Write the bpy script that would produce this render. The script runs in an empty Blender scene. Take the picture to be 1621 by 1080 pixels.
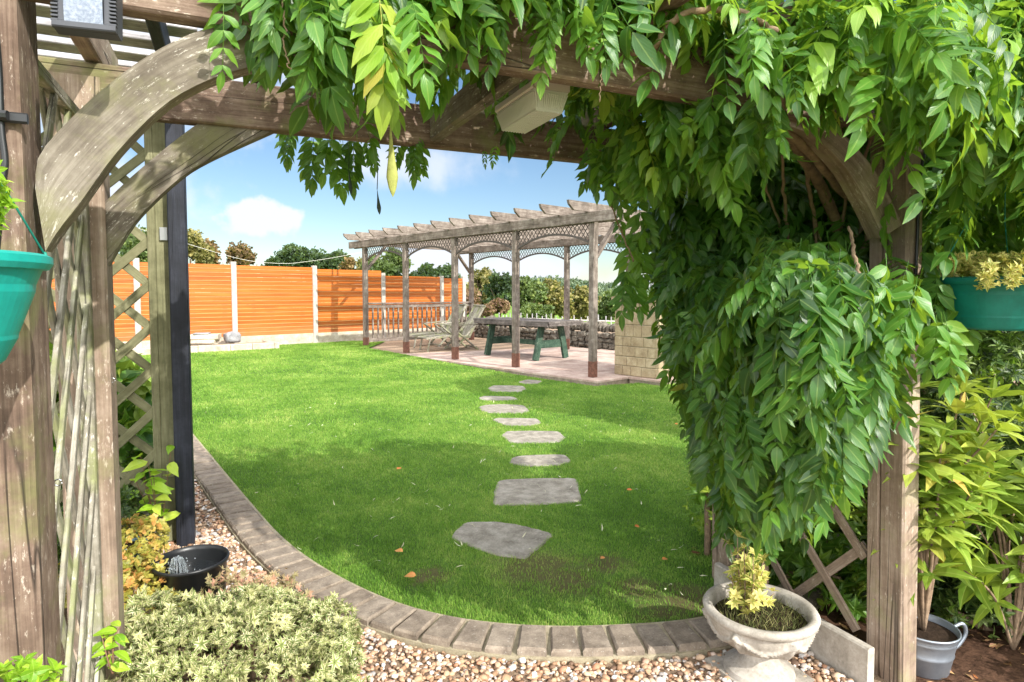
import bpy, math, random
import numpy as np
from mathutils import Vector
R = math.radians
rng = np.random.default_rng(7)
random.seed(7)
S = bpy.context.scene
C = S.collection
# ------------------------------------------------------------------ camera, world, sun, exposure
EYE = np.array([0, 0, 1.4]); YAW = R(24.2); PITCH = R(3.0); FPX = 985.0; SH = -0.0248
VX = np.array([math.sin(YAW), math.cos(YAW), 0]); RX = np.array([math.cos(YAW), -math.sin(YAW), 0])
FW = VX*math.cos(PITCH) + np.array([0, 0, -math.sin(PITCH)])
UPV = VX*math.sin(PITCH) + np.array([0, 0, math.cos(PITCH)])
cd = bpy.data.cameras.new('camera'); cam = bpy.data.objects.new('camera', cd); C.objects.link(cam)
cam.location = EYE; cam.rotation_euler = (R(90) - PITCH, 0, -YAW)
cd.lens = FPX/1621*36; cd.sensor_width = 36; cd.shift_y = SH*FPX/1621; cd.clip_start = .02; cd.clip_end = 5000
S.camera = cam
SUN_AZ = R(180 - 19); SUN_EL = R(33)
sd = np.array([math.sin(SUN_AZ)*math.cos(SUN_EL), math.cos(SUN_AZ)*math.cos(SUN_EL), math.sin(SUN_EL)])
sl = bpy.data.lights.new('sun', 'SUN'); sl.energy = 3.9; sl.angle = R(.53); sl.color = (1, .955, .88)
so = bpy.data.objects.new('sun', sl); C.objects.link(so)
so.rotation_euler = Vector(sd).to_track_quat('Z', 'Y').to_euler(); so.location = (3, -8, 8)
S.view_settings.view_transform = 'Standard'; S.view_settings.look = 'None'
S.view_settings.exposure = 0.82; S.view_settings.gamma = 1
S.cycles.use_denoising = True
S.cycles.max_bounces = 8; S.cycles.transparent_max_bounces = 8; S.cycles.sample_clamp_indirect = 6

def ray(px, py):
    d = FW + RX*((px-810.5)/FPX) + UPV*((540-py)/FPX + SH)
    return d
def at_z(px, py, z=0.):
    d = ray(px, py); return EYE + d*((z-EYE[2])/d[2])
def at_y(px, py, Y):
    d = ray(px, py); return EYE + d*(Y/d[1])
def at_x(px, py, X):
    d = ray(px, py); return EYE + d*(X/d[0])
def at_d(px, py, dep):
    d = ray(px, py); return EYE + d*(dep/np.dot(d, VX))

W = bpy.data.worlds.new('World'); S.world = W; W.use_nodes = True
nt = W.node_tree; nt.nodes.clear()
def wn(t, **k):
    n = nt.nodes.new(t)
    for a, b in k.items(): setattr(n, a, b)
    return n
def wmath(op, a, b=None):
    n = wn('ShaderNodeMath', operation=op)
    for i, x in enumerate((a, b)):
        if x is None: continue
        if isinstance(x, (int, float)): n.inputs[i].default_value = x
        else: nt.links.new(x, n.inputs[i])
    return n.outputs[0]
sky = wn('ShaderNodeTexSky', sky_type='NISHITA', sun_disc=False); sky.sun_elevation = SUN_EL; sky.sun_rotation = SUN_AZ
sky.air_density = 1.0; sky.dust_density = .35; sky.ozone_density = 2.2; sky.altitude = 100
tc = wn('ShaderNodeTexCoord')
nz = wn('ShaderNodeTexNoise'); nz.inputs['Scale'].default_value = 9; nz.inputs['Detail'].default_value = 9; nz.inputs['Roughness'].default_value = .62
nt.links.new(tc.outputs['Generated'], nz.inputs['Vector'])
nz2 = wn('ShaderNodeTexNoise'); nz2.inputs['Scale'].default_value = 34; nz2.inputs['Detail'].default_value = 5
nt.links.new(tc.outputs['Generated'], nz2.inputs['Vector'])
nsum = wmath('ADD', wmath('MULTIPLY', wmath('SUBTRACT', nz.outputs['Fac'], .5), 1.3), wmath('MULTIPLY', wmath('SUBTRACT', nz2.outputs['Fac'], .5), 1.1))
mask = None
# clouds: centre direction, half width, half height, softness, strength
for px, py, hw, hh, soft, st in ((412, 345, 50, 27, .26, 1), (630, 256, 95, 26, 1.3, .8), (690, 262, 24, 30, 1.0, .7), (690, 415, 90, 30, .8, 1),
                        (815, 432, 95, 26, .8, 1), (1050, 455, 150, 18, 1.0, .7), (180, 40, 260, 110, .6, 1), (-200, 250, 260, 60, .7, 1), (1900, 200, 300, 90, .8, 1)):
    d = ray(px, py); d = d/np.linalg.norm(d)
    hr = np.cross(d, [0, 0, 1.]); hr /= np.linalg.norm(hr); vu = np.cross(hr, d)
    def dot(vec):
        n = wn('ShaderNodeVectorMath', operation='DOT_PRODUCT'); n.inputs[1].default_value = tuple(vec)
        nt.links.new(tc.outputs['Generated'], n.inputs[0]); return n.outputs['Value']
    a = wmath('MULTIPLY', dot(hr), FPX/hw); b = wmath('MULTIPLY', dot(vu), FPX/hh)
    front = wmath('GREATER_THAN', dot(d), .2)
    e = wmath('SQRT', wmath('ADD', wmath('MULTIPLY', a, a), wmath('MULTIPLY', b, b)))
    e = wmath('ADD', e, nsum)
    mr = wn('ShaderNodeMapRange', interpolation_type='SMOOTHSTEP'); nt.links.new(e, mr.inputs[0])
    mr.inputs[1].default_value = 1 + soft*.7; mr.inputs[2].default_value = 1 - soft*.6; mr.inputs[3].default_value = 0; mr.inputs[4].default_value = st
    m_ = wmath('MULTIPLY', mr.outputs[0], front)
    mask = m_ if mask is None else wmath('MAXIMUM', mask, m_)
# broad bright cloud deck overhead and behind the viewer, unseen and added as fill light
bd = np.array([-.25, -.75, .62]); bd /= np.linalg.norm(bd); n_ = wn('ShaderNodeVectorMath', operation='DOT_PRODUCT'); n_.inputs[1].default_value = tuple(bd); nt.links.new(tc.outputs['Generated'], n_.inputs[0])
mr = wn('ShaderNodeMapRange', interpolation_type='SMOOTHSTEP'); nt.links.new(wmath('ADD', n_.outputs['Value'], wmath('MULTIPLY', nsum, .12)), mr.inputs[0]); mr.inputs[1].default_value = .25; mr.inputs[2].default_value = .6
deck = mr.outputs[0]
hs = wn('ShaderNodeHueSaturation'); hs.inputs['Saturation'].default_value = 1.08; hs.inputs['Value'].default_value = .98; nt.links.new(sky.outputs[0], hs.inputs['Color'])
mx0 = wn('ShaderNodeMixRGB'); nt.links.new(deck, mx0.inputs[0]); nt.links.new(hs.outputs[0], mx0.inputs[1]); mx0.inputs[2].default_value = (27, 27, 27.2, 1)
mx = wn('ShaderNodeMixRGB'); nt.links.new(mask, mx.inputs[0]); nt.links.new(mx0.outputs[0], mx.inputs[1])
mx.inputs[2].default_value = (6.6, 6.9, 7.5, 1)
bg = wn('ShaderNodeBackground'); bg.inputs[1].default_value = .085
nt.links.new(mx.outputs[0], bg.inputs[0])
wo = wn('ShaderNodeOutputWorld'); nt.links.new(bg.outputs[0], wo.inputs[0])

# ------------------------------------------------------------------ mesh builder
def rot_frame(y, z):
    """frames (N,3,3) with columns x,y,z from leaf axis y and approximate normal z"""
    y = y/np.linalg.norm(y, axis=-1, keepdims=True)
    x = np.cross(y, z); n = np.linalg.norm(x, axis=-1, keepdims=True); x = x/np.maximum(n, 1e-6)
    z = np.cross(x, y)
    return np.stack([x, y, z], axis=-1)
class MB:
    def __init__(s): s.V = []; s.F = []; s.U = []; s.A = []; s.M = []; s.n = 0
    def add(s, V, F, U=None, a=0., mi=0):
        V = np.asarray(V, float).reshape(-1, 3); F = np.asarray(F, int)
        if U is None: U = V[:, :2]*1.0
        s.V.append(V); s.U.append(np.asarray(U, float)); s.A.append(np.broadcast_to(np.asarray(a, float), (len(V),)).copy())
        s.F.append(F + s.n); s.M.append(np.full(len(F), mi)); s.n += len(V)
        return s
    def build(s, name, mats, parent=None, smooth=False):
        me = bpy.data.meshes.new(name)
        if s.n:
            V = np.concatenate(s.V); off = origin(parent); V = V - off
            me.vertices.add(len(V)); me.vertices.foreach_set('co', V.ravel().astype(np.float32))
            loops = np.concatenate([f.ravel() for f in s.F]); tot = np.concatenate([np.full(len(f), f.shape[1]) for f in s.F])
            st = np.concatenate([[0], np.cumsum(tot)[:-1]])
            me.loops.add(len(loops)); me.loops.foreach_set('vertex_index', loops.astype(np.int32))
            me.polygons.add(len(tot)); me.polygons.foreach_set('loop_start', st.astype(np.int32))
            me.polygons.foreach_set('material_index', np.concatenate(s.M).astype(np.int32))
            me.polygons.foreach_set('use_smooth', np.full(len(tot), bool(smooth)))
            uv = me.uv_layers.new(name='UVMap'); U = np.concatenate(s.U)
            uv.data.foreach_set('uv', U[loops].ravel().astype(np.float32))
            at = me.attributes.new('var', 'FLOAT', 'POINT'); at.data.foreach_set('value', np.concatenate(s.A).astype(np.float32))
            me.update(calc_edges=True)
        for m in (mats if isinstance(mats, (list, tuple)) else [mats]): me.materials.append(m)
        o = bpy.data.objects.new(name, me); C.objects.link(o)
        if parent is not None: o.parent = parent
        return o
    # shapes
    def beam(s, p0, p1, w, h, up=(0, 0, 1), ch=.004, mi=0, a=None, ends=True):
        """squared timber from p0 to p1; w across, h along up"""
        p0 = np.asarray(p0, float); p1 = np.asarray(p1, float); d = p1 - p0; L = np.linalg.norm(d); d /= L
        up = np.asarray(up, float)
        if abs(np.dot(d, up)/np.linalg.norm(up)) > .98: up = np.array([0, 1., 0])
        sx = np.cross(d, up); sx /= np.linalg.norm(sx); uu = np.cross(sx, d)
        c = min(ch, w*.3, h*.3); x = w/2; y = h/2
        P = [(x-c, -y), (x, -y+c), (x, y-c), (x-c, y), (-x+c, y), (-x, y-c), (-x, -y+c), (-x+c, -y)]
        if a is None: a = random.random()
        ou, ov = random.random()*7, random.random()*7; per = 0
        for i in range(8):
            q, r_ = P[i], P[(i+1) % 8]; l = math.hypot(q[0]-r_[0], q[1]-r_[1])
            V = [p0+sx*q[0]+uu*q[1], p0+sx*r_[0]+uu*r_[1], p1+sx*r_[0]+uu*r_[1], p1+sx*q[0]+uu*q[1]]
            s.add(V, [(3, 2, 1, 0)], [(ou, ov+per), (ou, ov+per+l), (ou+L, ov+per+l), (ou+L, ov+per)], a, mi); per += l
        if ends:
            for p, fl in ((p0, 1), (p1, 0)):
                V = [p+sx*q[0]+uu*q[1] for q in P]; f = list(range(8))
                s.add(V, [f[::-1] if not fl else f], [(ou+q[0]*.15, ov+q[1]) for q in P], a, mi)
        return s
    def box(s, c, size, rz=0., ch=.003, mi=0, a=None, jit=0.):
        c = np.asarray(c, float); sx, sy, sz = size; ca, sa = math.cos(rz), math.sin(rz)
        ax = np.array([ca, sa, 0]); s.beam(c - ax*sx/2, c + ax*sx/2, sy, sz, (0, 0, 1), ch, mi, a); return s
    def tube(s, pts, rad, n=8, mi=0, a=0., cap=True):
        P = np.asarray(pts, float); m = len(P); rad = np.broadcast_to(np.asarray(rad, float), (m,))
        T = np.gradient(P, axis=0); T /= np.maximum(np.linalg.norm(T, axis=1, keepdims=True), 1e-9)
        ref = np.array([0.137, .21, 1.]) if abs(T[0][2]) < .9 else np.array([1., .1, 0]); xs = []
        x = np.cross(T[0], ref); x /= np.linalg.norm(x)
        for i in range(m):
            x = x - T[i]*np.dot(x, T[i]); x /= max(np.linalg.norm(x), 1e-9); xs.append(x.copy())
        X = np.array(xs); Y = np.cross(T, X); th = np.linspace(0, 2*math.pi, n, endpoint=False)
        V = P[:, None]+rad[:, None, None]*(np.cos(th)[None, :, None]*X[:, None]+np.sin(th)[None, :, None]*Y[:, None])
        ln = np.concatenate([[0], np.cumsum(np.linalg.norm(np.diff(P, axis=0), axis=1))])
        U = np.stack([np.broadcast_to(ln[:, None], (m, n)), np.broadcast_to(th[None]*.03, (m, n))], -1).reshape(-1, 2)
        F = []
        for i in range(m-1):
            for j in range(n):
                k = (j+1) % n; F.append((i*n+j, i*n+k, (i+1)*n+k, (i+1)*n+j))
        s.add(V.reshape(-1, 3), F, U, a, mi)
        if cap:
            b = s.n - m*n
            s.F.append(np.array([[b+j for j in range(n)][::-1]])); s.M.append(np.array([mi]))
            s.F.append(np.array([[b+(m-1)*n+j for j in range(n)]])); s.M.append(np.array([mi]))
        return s
    def lathe(s, c, prof, n=48, mi=0, a=0., disp=None):
        c = np.asarray(c, float); m = len(prof); th = np.linspace(0, 2*math.pi, n, endpoint=False); V = []; U = []
        for i, (r, z) in enumerate(prof):
            for t in th:
                rr = r + (disp(t, z, r, i) if disp else 0); V.append(c+np.array([rr*math.cos(t), rr*math.sin(t), z])); U.append((t*.1, z))
        F = [(i*n+j, i*n+(j+1) % n, (i+1)*n+(j+1) % n, (i+1)*n+j) for i in range(m-1) for j in range(n)]
        s.add(V, F, U, a, mi); return s
    def poly(s, pts, vec, mi=0, a=0., uvd=None):
        """prism: polygon pts extruded by vec; pts as two edges (upper, lower) ribbons"""
        up, lo = pts; up = np.asarray(up, float); lo = np.asarray(lo, float); n = len(up); vec = np.asarray(vec, float)
        ln = np.concatenate([[0], np.cumsum(np.linalg.norm(np.diff((up+lo)/2, axis=0), axis=1))])
        wd = np.linalg.norm(up-lo, axis=1); ou = random.random()*5
        for side, e in ((0, 0), (1, 1)):
            o = vec*e
            V = np.concatenate([up+o, lo+o]); U = np.concatenate([np.stack([ln+ou, wd*0], 1), np.stack([ln+ou, wd], 1)])
            F = [(i, i+1, n+i+1, n+i) if not e else (n+i, n+i+1, i+1, i) for i in range(n-1)]
            s.add(V, F, U, a, mi)
        for ed, fl in ((up, 0), (lo, 1)):
            V = np.concatenate([ed, ed+vec]); U = np.concatenate([np.stack([ln+ou, wd*0+.3], 1), np.stack([ln+ou, wd*0+.3+np.linalg.norm(vec)], 1)])
            F = [(n+i, n+i+1, i+1, i) if not fl else (i, i+1, n+i+1, n+i) for i in range(n-1)]
            s.add(V, F, U, a, mi)
        for i, fl in ((0, 0), (n-1, 1)):
            V = [up[i], lo[i], lo[i]+vec, up[i]+vec]; s.add(V, [(0, 1, 2, 3) if not fl else (3, 2, 1, 0)], [(0, 0), (0, .1), (.01, .1), (.01, 0)], a, mi)
        return s
    def scatter(s, tmpl, idx, fr, T, sc, var, mi=0):
        """tmpl list of (V,F,U,a); instance k uses tmpl[idx[k]] with frame fr[k], scale sc[k], at T[k]"""
        for t in range(len(tmpl)):
            sel = np.where(idx == t)[0]
            if not len(sel): continue
            V, F, U, A = tmpl[t][:4]; N = len(sel); n = len(V)
            VV = np.einsum('nij,vj->nvi', fr[sel]*sc[sel][:, None, None], V) + T[sel][:, None]
            AA = var[sel][:, None] + np.broadcast_to(A, (n,))[None]
            UU = np.tile(U, (N, 1)); off = (np.arange(N)*n)
            Fs = F if isinstance(F, list) else [F]; base = s.n
            s.V.append(VV.reshape(-1, 3)); s.U.append(UU); s.A.append(AA.ravel()); s.n += N*n
            for f in Fs:
                f = np.asarray(f); s.F.append((f[None]+off[:, None, None]).reshape(-1, f.shape[1])+base); s.M.append(np.full(N*len(f), mi))
        return s

_org = {}
def origin(o):
    if o is None: return np.zeros(3)
    return _org.get(o.name, np.zeros(3))
def tag(o, label=None, cat=None, group=None, kind=None):
    if label: o['label'] = label
    if cat: o['category'] = cat
    if group: o['group'] = group
    if kind: o['kind'] = kind
    return o
def thing(name, label, cat, loc=(0, 0, 0), group=None):
    o = bpy.data.objects.new(name, None); C.objects.link(o); o.location = loc; o.empty_display_size = .1
    _org[o.name] = np.asarray(loc, float); return tag(o, label, cat, group)
def part(name, mb, mat, parent, smooth=False, label=None):
    o = mb.build(name, mat, parent, smooth); _org[o.name] = origin(parent)
    if label: o['label'] = label
    return o
def struct(name, mb, mat, smooth=False, kind='structure'):
    o = mb.build(name, mat, None, smooth); o['kind'] = kind; return o
def copy_tree(o, parent=None):
    c = o.copy(); C.objects.link(c); c.parent = parent
    for ch in o.children: copy_tree(ch, c)
    return c

# ------------------------------------------------------------------ materials
def lin(c): return tuple((x/255/12.92 if x/255 <= .04045 else ((x/255+.055)/1.055)**2.4) for x in c) + (1,)
class Mat:
    def __init__(s, name, rough=.6, spec=.5):
        s.m = bpy.data.materials.new(name); s.m.use_nodes = True; s.t = s.m.node_tree
        s.b = s.t.nodes['Principled BSDF']; s.b.inputs['Roughness'].default_value = rough; s.b.inputs['Specular IOR Level'].default_value = spec
        s.out = s.t.nodes['Material Output']
    def n(s, t, ins=None, **k):
        n = s.t.nodes.new(t)
        for a, b in k.items(): setattr(n, a, b)
        for a, b in (ins or {}).items(): s.put(b, n.inputs[a])
        return n
    def put(s, v, sock):
        if isinstance(v, bpy.types.NodeSocket): s.t.links.new(v, sock)
        else: sock.default_value = v
    def math(s, op, a, b=0., c=None):
        n = s.n('ShaderNodeMath', {0: a, 1: b}, operation=op)
        if c is not None: s.put(c, n.inputs[2])
        return n.outputs[0]
    def noise(s, vec, scale, detail=4, rough=.55, out='Fac', dist=0.):
        n = s.n('ShaderNodeTexNoise', {'Scale': scale, 'Detail': detail, 'Roughness': rough, 'Distortion': dist})
        if vec is not None: s.put(vec, n.inputs['Vector'])
        return n.outputs[out]
    def mapr(s, v, a, b, c=0., d=1.):
        return s.n('ShaderNodeMapRange', {0: v, 1: a, 2: b, 3: c, 4: d}).outputs[0]
    def ramp(s, v, stops):
        n = s.n('ShaderNodeValToRGB', {0: v}); cr = n.color_ramp
        while len(cr.elements) < len(stops): cr.elements.new(.5)
        for e, (p, c) in zip(cr.elements, stops): e.position = p; e.color = c if len(c) == 4 else tuple(c)+(1,)
        return n.outputs[0]
    def mix(s, f, a, b, mode='MIX'):
        n = s.n('ShaderNodeMixRGB', {0: f, 1: a, 2: b}, blend_type=mode); return n.outputs[0]
    def var(s): return s.n('ShaderNodeAttribute', attribute_name='var').outputs['Fac']
    def uv(s, scale=(1, 1, 1)):
        c = s.n('ShaderNodeTexCoord').outputs['UV']
        return s.n('ShaderNodeMapping', {'Vector': c, 'Scale': scale}).outputs[0]
    def obj(s, scale=(1, 1, 1)):
        c = s.n('ShaderNodeTexCoord').outputs['Object']
        return s.n('ShaderNodeMapping', {'Vector': c, 'Scale': scale}).outputs[0]
    def geo(s): return s.n('ShaderNodeNewGeometry').outputs['Position']
    def bump(s, h, strength=.4, dist=.01):
        n = s.n('ShaderNodeBump', {'Strength': strength, 'Distance': dist, 'Height': h}); s.put(n.outputs[0], s.b.inputs['Normal']); return n
    def col(s, c): s.put(c, s.b.inputs['Base Color'])

def wood(name, dark, mid, light, moss=None, mossamt=.0, flake=None, rough=.85, grain=55., crack=1.):
    m = Mat(name, rough, .25); v = m.var()
    off = m.n('ShaderNodeCombineXYZ', {0: m.math('MULTIPLY', v, 13.), 1: m.math('MULTIPLY', v, 7.)}).outputs[0]
    def co(sx, sy):
        u = m.uv((sx, sy, 1)); return m.n('ShaderNodeVectorMath', {0: u, 1: off}, operation='ADD').outputs[0]
    g1 = m.noise(co(2.2, grain), 1., 8, .65, dist=.15); g2 = m.noise(co(1.2, 9), 1., 5, .6); g3 = m.noise(co(6, 210), 1., 4, .65)
    iso = m.noise(m.geo(), 11., 9, .7); iso2 = m.noise(m.geo(), 3., 4, .6)
    t = m.math('ADD', m.math('ADD', m.math('MULTIPLY', g1, .30), m.math('MULTIPLY', g2, .18)), m.math('ADD', m.math('MULTIPLY', iso, .34), m.math('MULTIPLY', iso2, .18)))
    c = m.ramp(t, [(.36, lin(dark)), (.49, lin(mid)), (.62, lin(light))])
    c = m.mix(.45, c, m.ramp(g3, [(.32, (.5, .48, .46)), (.6, (1, 1, 1))]), 'MULTIPLY')
    c = m.mix(m.mapr(v, 0, 1, 0, .3), c, m.mix(1., c, (.66, .64, .62, 1), 'MULTIPLY'))
    if flake:
        fn = m.noise(co(28, 85), 1., 6, .75); big = m.noise(m.geo(), 5., 3, .6); c = m.mix(m.math('MULTIPLY', m.mapr(m.math('ADD', fn, m.math('MULTIPLY', big, .35)), .76, .84), .7), c, lin(flake))
    if moss:
        mn = m.noise(m.geo(), 7., 5, .65); c = m.mix(m.math('MULTIPLY', m.mapr(mn, .5-.2*mossamt, .72-.2*mossamt), .75), c, lin(moss))
    ck = m.noise(co(.45, 11), 1., 2, .5, dist=.4); ckm = m.math('MULTIPLY', m.mapr(m.math('ABSOLUTE', m.math('SUBTRACT', ck, .5)), .0, .009, 1., 0.), m.mapr(m.noise(co(.5, 2.5), 1., 2), .5, .56))
    c = m.mix(m.math('MULTIPLY', ckm, .8*crack), c, (.012, .01, .008, 1))
    m.col(c)
    hgt = m.math('SUBTRACT', m.math('ADD', m.math('MULTIPLY', g1, .6), m.math('MULTIPLY', g3, .35)), m.math('ADD', m.math('MULTIPLY', ckm, 1.2*crack), m.math('MULTIPLY', iso, -.5)))
    m.bump(hgt, .75, .004); return m.m

def leafm(name, stops, trans=(150, 190, 40), tw=.32, rough=.38, edge=None, spec=.5, vein=.35, spotty=.6):
    m = Mat(name, rough, spec); v = m.var(); uv = m.uv(); sp = m.n('ShaderNodeSeparateXYZ', {0: uv})
    ua = m.math('ABSOLUTE', sp.outputs[0])
    c = m.ramp(v, [(p, lin(k)) for p, k in stops])
    blot = m.noise(m.geo(), 28., 3, .5); c = m.mix(m.mapr(blot, .35, .7, 0, .35), c, m.mix(1., c, (.6, .72, .5, 1), 'MULTIPLY'))
    if edge:
        en = m.math('ADD', ua, m.math('MULTIPLY', m.math('SUBTRACT', m.noise(m.geo(), 60., 2), .5), .25))
        c = m.mix(m.mapr(en, .22, .30), c, lin(edge))
    rib = m.mapr(ua, .02, .05, 1., 0.); c = m.mix(m.math('MULTIPLY', rib, vein), c, lin((190, 210, 110)))
    dm = m.noise(m.geo(), 55., 4, .7); c = m.mix(m.math('MULTIPLY', m.mapr(dm, .68, .72), spotty), c, lin((128, 104, 58)))
    m.col(c)
    wv = m.math('ADD', m.math('SINE', m.math('ADD', m.math('MULTIPLY', sp.outputs[1], 42.), m.math('MULTIPLY', ua, -40.))), m.math('MULTIPLY', m.noise(m.geo(), 70., 3), 3.))
    m.bump(m.math('ADD', m.math('MULTIPLY', wv, .5), m.math('MULTIPLY', rib, -1.)), .16, .0012)
    tr = m.n('ShaderNodeBsdfTranslucent', {'Color': m.mix(.75, c, lin(trans))})
    ms = m.n('ShaderNodeMixShader', {0: tw, 1: m.b.outputs[0], 2: tr.outputs[0]})
    m.put(ms.outputs[0], m.out.inputs[0]); return m.m

def plain(name, col, rough=.5, spec=.5, metal=0., nscale=0, namt=.15, bump=0.):
    m = Mat(name, rough, spec); m.b.inputs['Metallic'].default_value = metal
    c = lin(col)
    if nscale:
        n = m.noise(m.geo(), nscale, 6, .65); f = m.mapr(n, .3, .7, 0, 1)
        m.col(m.mix(f, tuple(x*(1-namt) for x in c[:3])+(1,), tuple(min(1, x*(1+namt)) for x in c[:3])+(1,)))
        if bump: m.bump(n, .6, bump)
    else: m.col(c)
    return m.m

M = {}
M['wood_brown'] = wood('reddish weathered timber', (56, 46, 40), (106, 88, 76), (152, 134, 118), (112, 116, 70), -.05, (188, 176, 162))
M['wood_post'] = wood('pale worn post timber', (92, 78, 68), (142, 124, 108), (180, 164, 148), (132, 130, 92), -.1, (200, 190, 176))
M['wood_moss'] = wood('mossy arch timber', (64, 58, 50), (106, 98, 87), (148, 141, 128), (116, 116, 78), .15, (208, 204, 192), grain=40)
M['wood_grey'] = wood('silver weathered timber', (66, 58, 52), (118, 107, 98), (168, 158, 148), None, 0, None)
M['wood_slat'] = wood('lichen covered slat', (76, 72, 62), (132, 127, 114), (184, 180, 168), (128, 136, 82), .15, (222, 218, 208))
M['wood_green'] = wood('green treated timber', (78, 78, 56), (114, 113, 84), (142, 140, 110), None, 0, None, grain=30, crack=.3)
M['black_paint'] = wood('black painted timber', (22, 24, 30), (38, 41, 50), (58, 62, 74), None, 0, None, rough=.6, crack=.3)
M['grey_slat'] = wood('bleached roof slat', (96, 94, 96), (168, 166, 168), (216, 214, 216))
M['wood_dark'] = wood('dark weathered plank', (52, 48, 46), (98, 92, 88), (146, 138, 132))
M['lattice'] = plain('dark lattice lath', (84, 78, 74), .85, .2, 0, 30, .2)
M['table_green'] = wood('green painted table leg', (30, 46, 38), (54, 78, 64), (90, 112, 94), None, 0, (150, 160, 140), crack=.2)
M['rust'] = plain('rusty red post foot', (106, 74, 62), .85, .2, 0, 30, .4)
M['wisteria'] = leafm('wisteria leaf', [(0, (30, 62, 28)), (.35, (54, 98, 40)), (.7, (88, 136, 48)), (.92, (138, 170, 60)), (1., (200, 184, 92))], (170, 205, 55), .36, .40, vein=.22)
M['rhodo'] = leafm('pale long leaf', [(0, (74, 108, 38)), (.5, (122, 150, 54)), (.9, (166, 180, 78)), (1, (214, 176, 96))], (190, 210, 60), .3, .35)
M['shrub_dark'] = leafm('dark shrub leaf', [(0, (24, 44, 22)), (.6, (48, 76, 34)), (1, (112, 132, 62))], (120, 160, 50), .22, .4)
M['shrub_bright'] = leafm('bright shrub leaf', [(0, (46, 84, 26)), (.5, (92, 136, 42)), (1, (164, 184, 70))], (170, 205, 60), .34, .4)
M['variegated'] = leafm('variegated leaf', [(0, (88, 104, 56)), (.6, (128, 142, 78)), (1, (176, 176, 120))], (200, 200, 120), .2, .5, edge=(216, 208, 164), vein=0)
M['gold'] = leafm('golden creeper leaf', [(0, (116, 118, 40)), (.6, (186, 174, 86)), (1, (206, 140, 84))], (220, 200, 80), .28, .5)
M['goldvar'] = leafm('gold edged leaf', [(0, (112, 132, 54)), (.6, (164, 168, 80)), (1, (206, 200, 120))], (220, 200, 80), .25, .45, edge=(224, 208, 130))
M['lime'] = leafm('lime leaf', [(0, (104, 148, 34)), (.6, (150, 190, 46)), (1, (196, 214, 84))], (190, 220, 60), .36, .4)
M['bigleaf'] = leafm('broad green leaf', [(0, (62, 104, 36)), (.6, (108, 150, 52)), (1, (168, 184, 82))], (180, 210, 60), .36, .45, vein=.6)
M['branch'] = plain('vine bark', (132, 112, 92), .85, .2, 0, 40, .35, .01)
M['twig'] = plain('thin dry twig', (120, 92, 72), .85, .2)
M['bark'] = plain('tree bark', (86, 72, 58), .9, .2, 0, 12, .4, .02)
M['teal'] = plain('teal plastic', (20, 142, 132), .5, .4, 0, 24, .16, .0006)
M['teal_dark'] = plain('deep teal plastic', (12, 104, 92), .5, .4, 0, 24, .16, .0006)
M['greenwire'] = plain('green coated wire', (24, 120, 104), .45)
M['blackp'] = plain('black plastic', (26, 28, 30), .38, .5, 0, 14, .3)
M['blackc'] = plain('dark charcoal casing', (56, 58, 64), .5, .5, 0, 30, .15)
M['zinc'] = plain('galvanised steel', (150, 158, 168), .42, .5, .75, 18, .15, .002)
M['steel'] = plain('bright steel', (170, 170, 170), .3, .5, 1.)
M['bluepot'] = plain('pale blue glaze', (112, 150, 172), .35, .5, 0, 20, .2)
M['soil'] = plain('dark soil', (48, 38, 30), .95, .1, 0, 60, .5, .01)
M['bark_chips'] = plain('bark and soil', (74, 54, 42), .95, .1, 0, 35, .6, .02)
M['concrete_white'] = plain('pale concrete', (164, 159, 150), .85, .2, 0, 9, .25, .004)
M['podgreen'] = plain('velvety seed pod', (148, 152, 84), .7, .2, 0, 60, .2)
M['red'] = plain('red petal', (190, 26, 44), .5)
M['white'] = plain('weathered white paint', (214, 210, 202), .7, .2)
def glassm():
    m = Mat('ribbed lamp glass', .12); m.b.inputs['Transmission Weight'].default_value = .35; m.col((.84, .85, .80, 1)); m.b.inputs['Roughness'].default_value = .3; m.b.inputs['Subsurface Weight'].default_value = .2; m.b.inputs['Subsurface Radius'].default_value = (.02, .02, .02); return m.m
M['glass'] = glassm()
def lensm():
    m = Mat('flood lamp lens', .18, .6); n = m.noise(m.geo(), 160, 4, .7); m.col(m.mix(m.mapr(n, .4, .7), lin((96, 106, 122)), lin((136, 144, 156)))); return m.m
M['lens'] = lensm()
def waterm():
    m = Mat('water', .03); m.b.inputs['Transmission Weight'].default_value = .9; m.b.inputs['IOR'].default_value = 1.33; m.col((.85, .92, .95, 1))
    m.bump(m.noise(m.geo(), 60, 3), .5, .006); return m.m
M['water'] = waterm()
def pondm():
    m = Mat('dark rippling water', .06); m.col((.012, .014, .016, 1)); m.bump(m.noise(m.geo(), 45, 3), .8, .01); return m.m
M['pond'] = pondm()
def stonem(name, a, b, c, scale=9., rough=.85, spots=(190, 186, 176), bumpd=.01, gr=.5):
    m = Mat(name, rough, .25); v = m.var(); g = m.geo()
    n1 = m.noise(g, scale, 8, .68); n2 = m.noise(g, scale*9, 4, .6)
    t = m.math('ADD', m.math('MULTIPLY', n1, 1-gr*.5), m.math('MULTIPLY', n2, gr*.5))
    col = m.ramp(t, [(.32, lin(a)), (.52, lin(b)), (.7, lin(c))])
    col = m.mix(m.mapr(v, 0, 1, 0, .5), col, m.mix(1., col, (.62, .58, .54, 1), 'MULTIPLY'))
    sp = m.noise(g, scale*5, 3, .75); col = m.mix(m.mapr(sp, .62, .70, 0, .6), col, lin(spots))
    m.col(col); m.bump(m.math('ADD', n1, m.math('MULTIPLY', n2, .4)), .7, bumpd); return m.m
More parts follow.
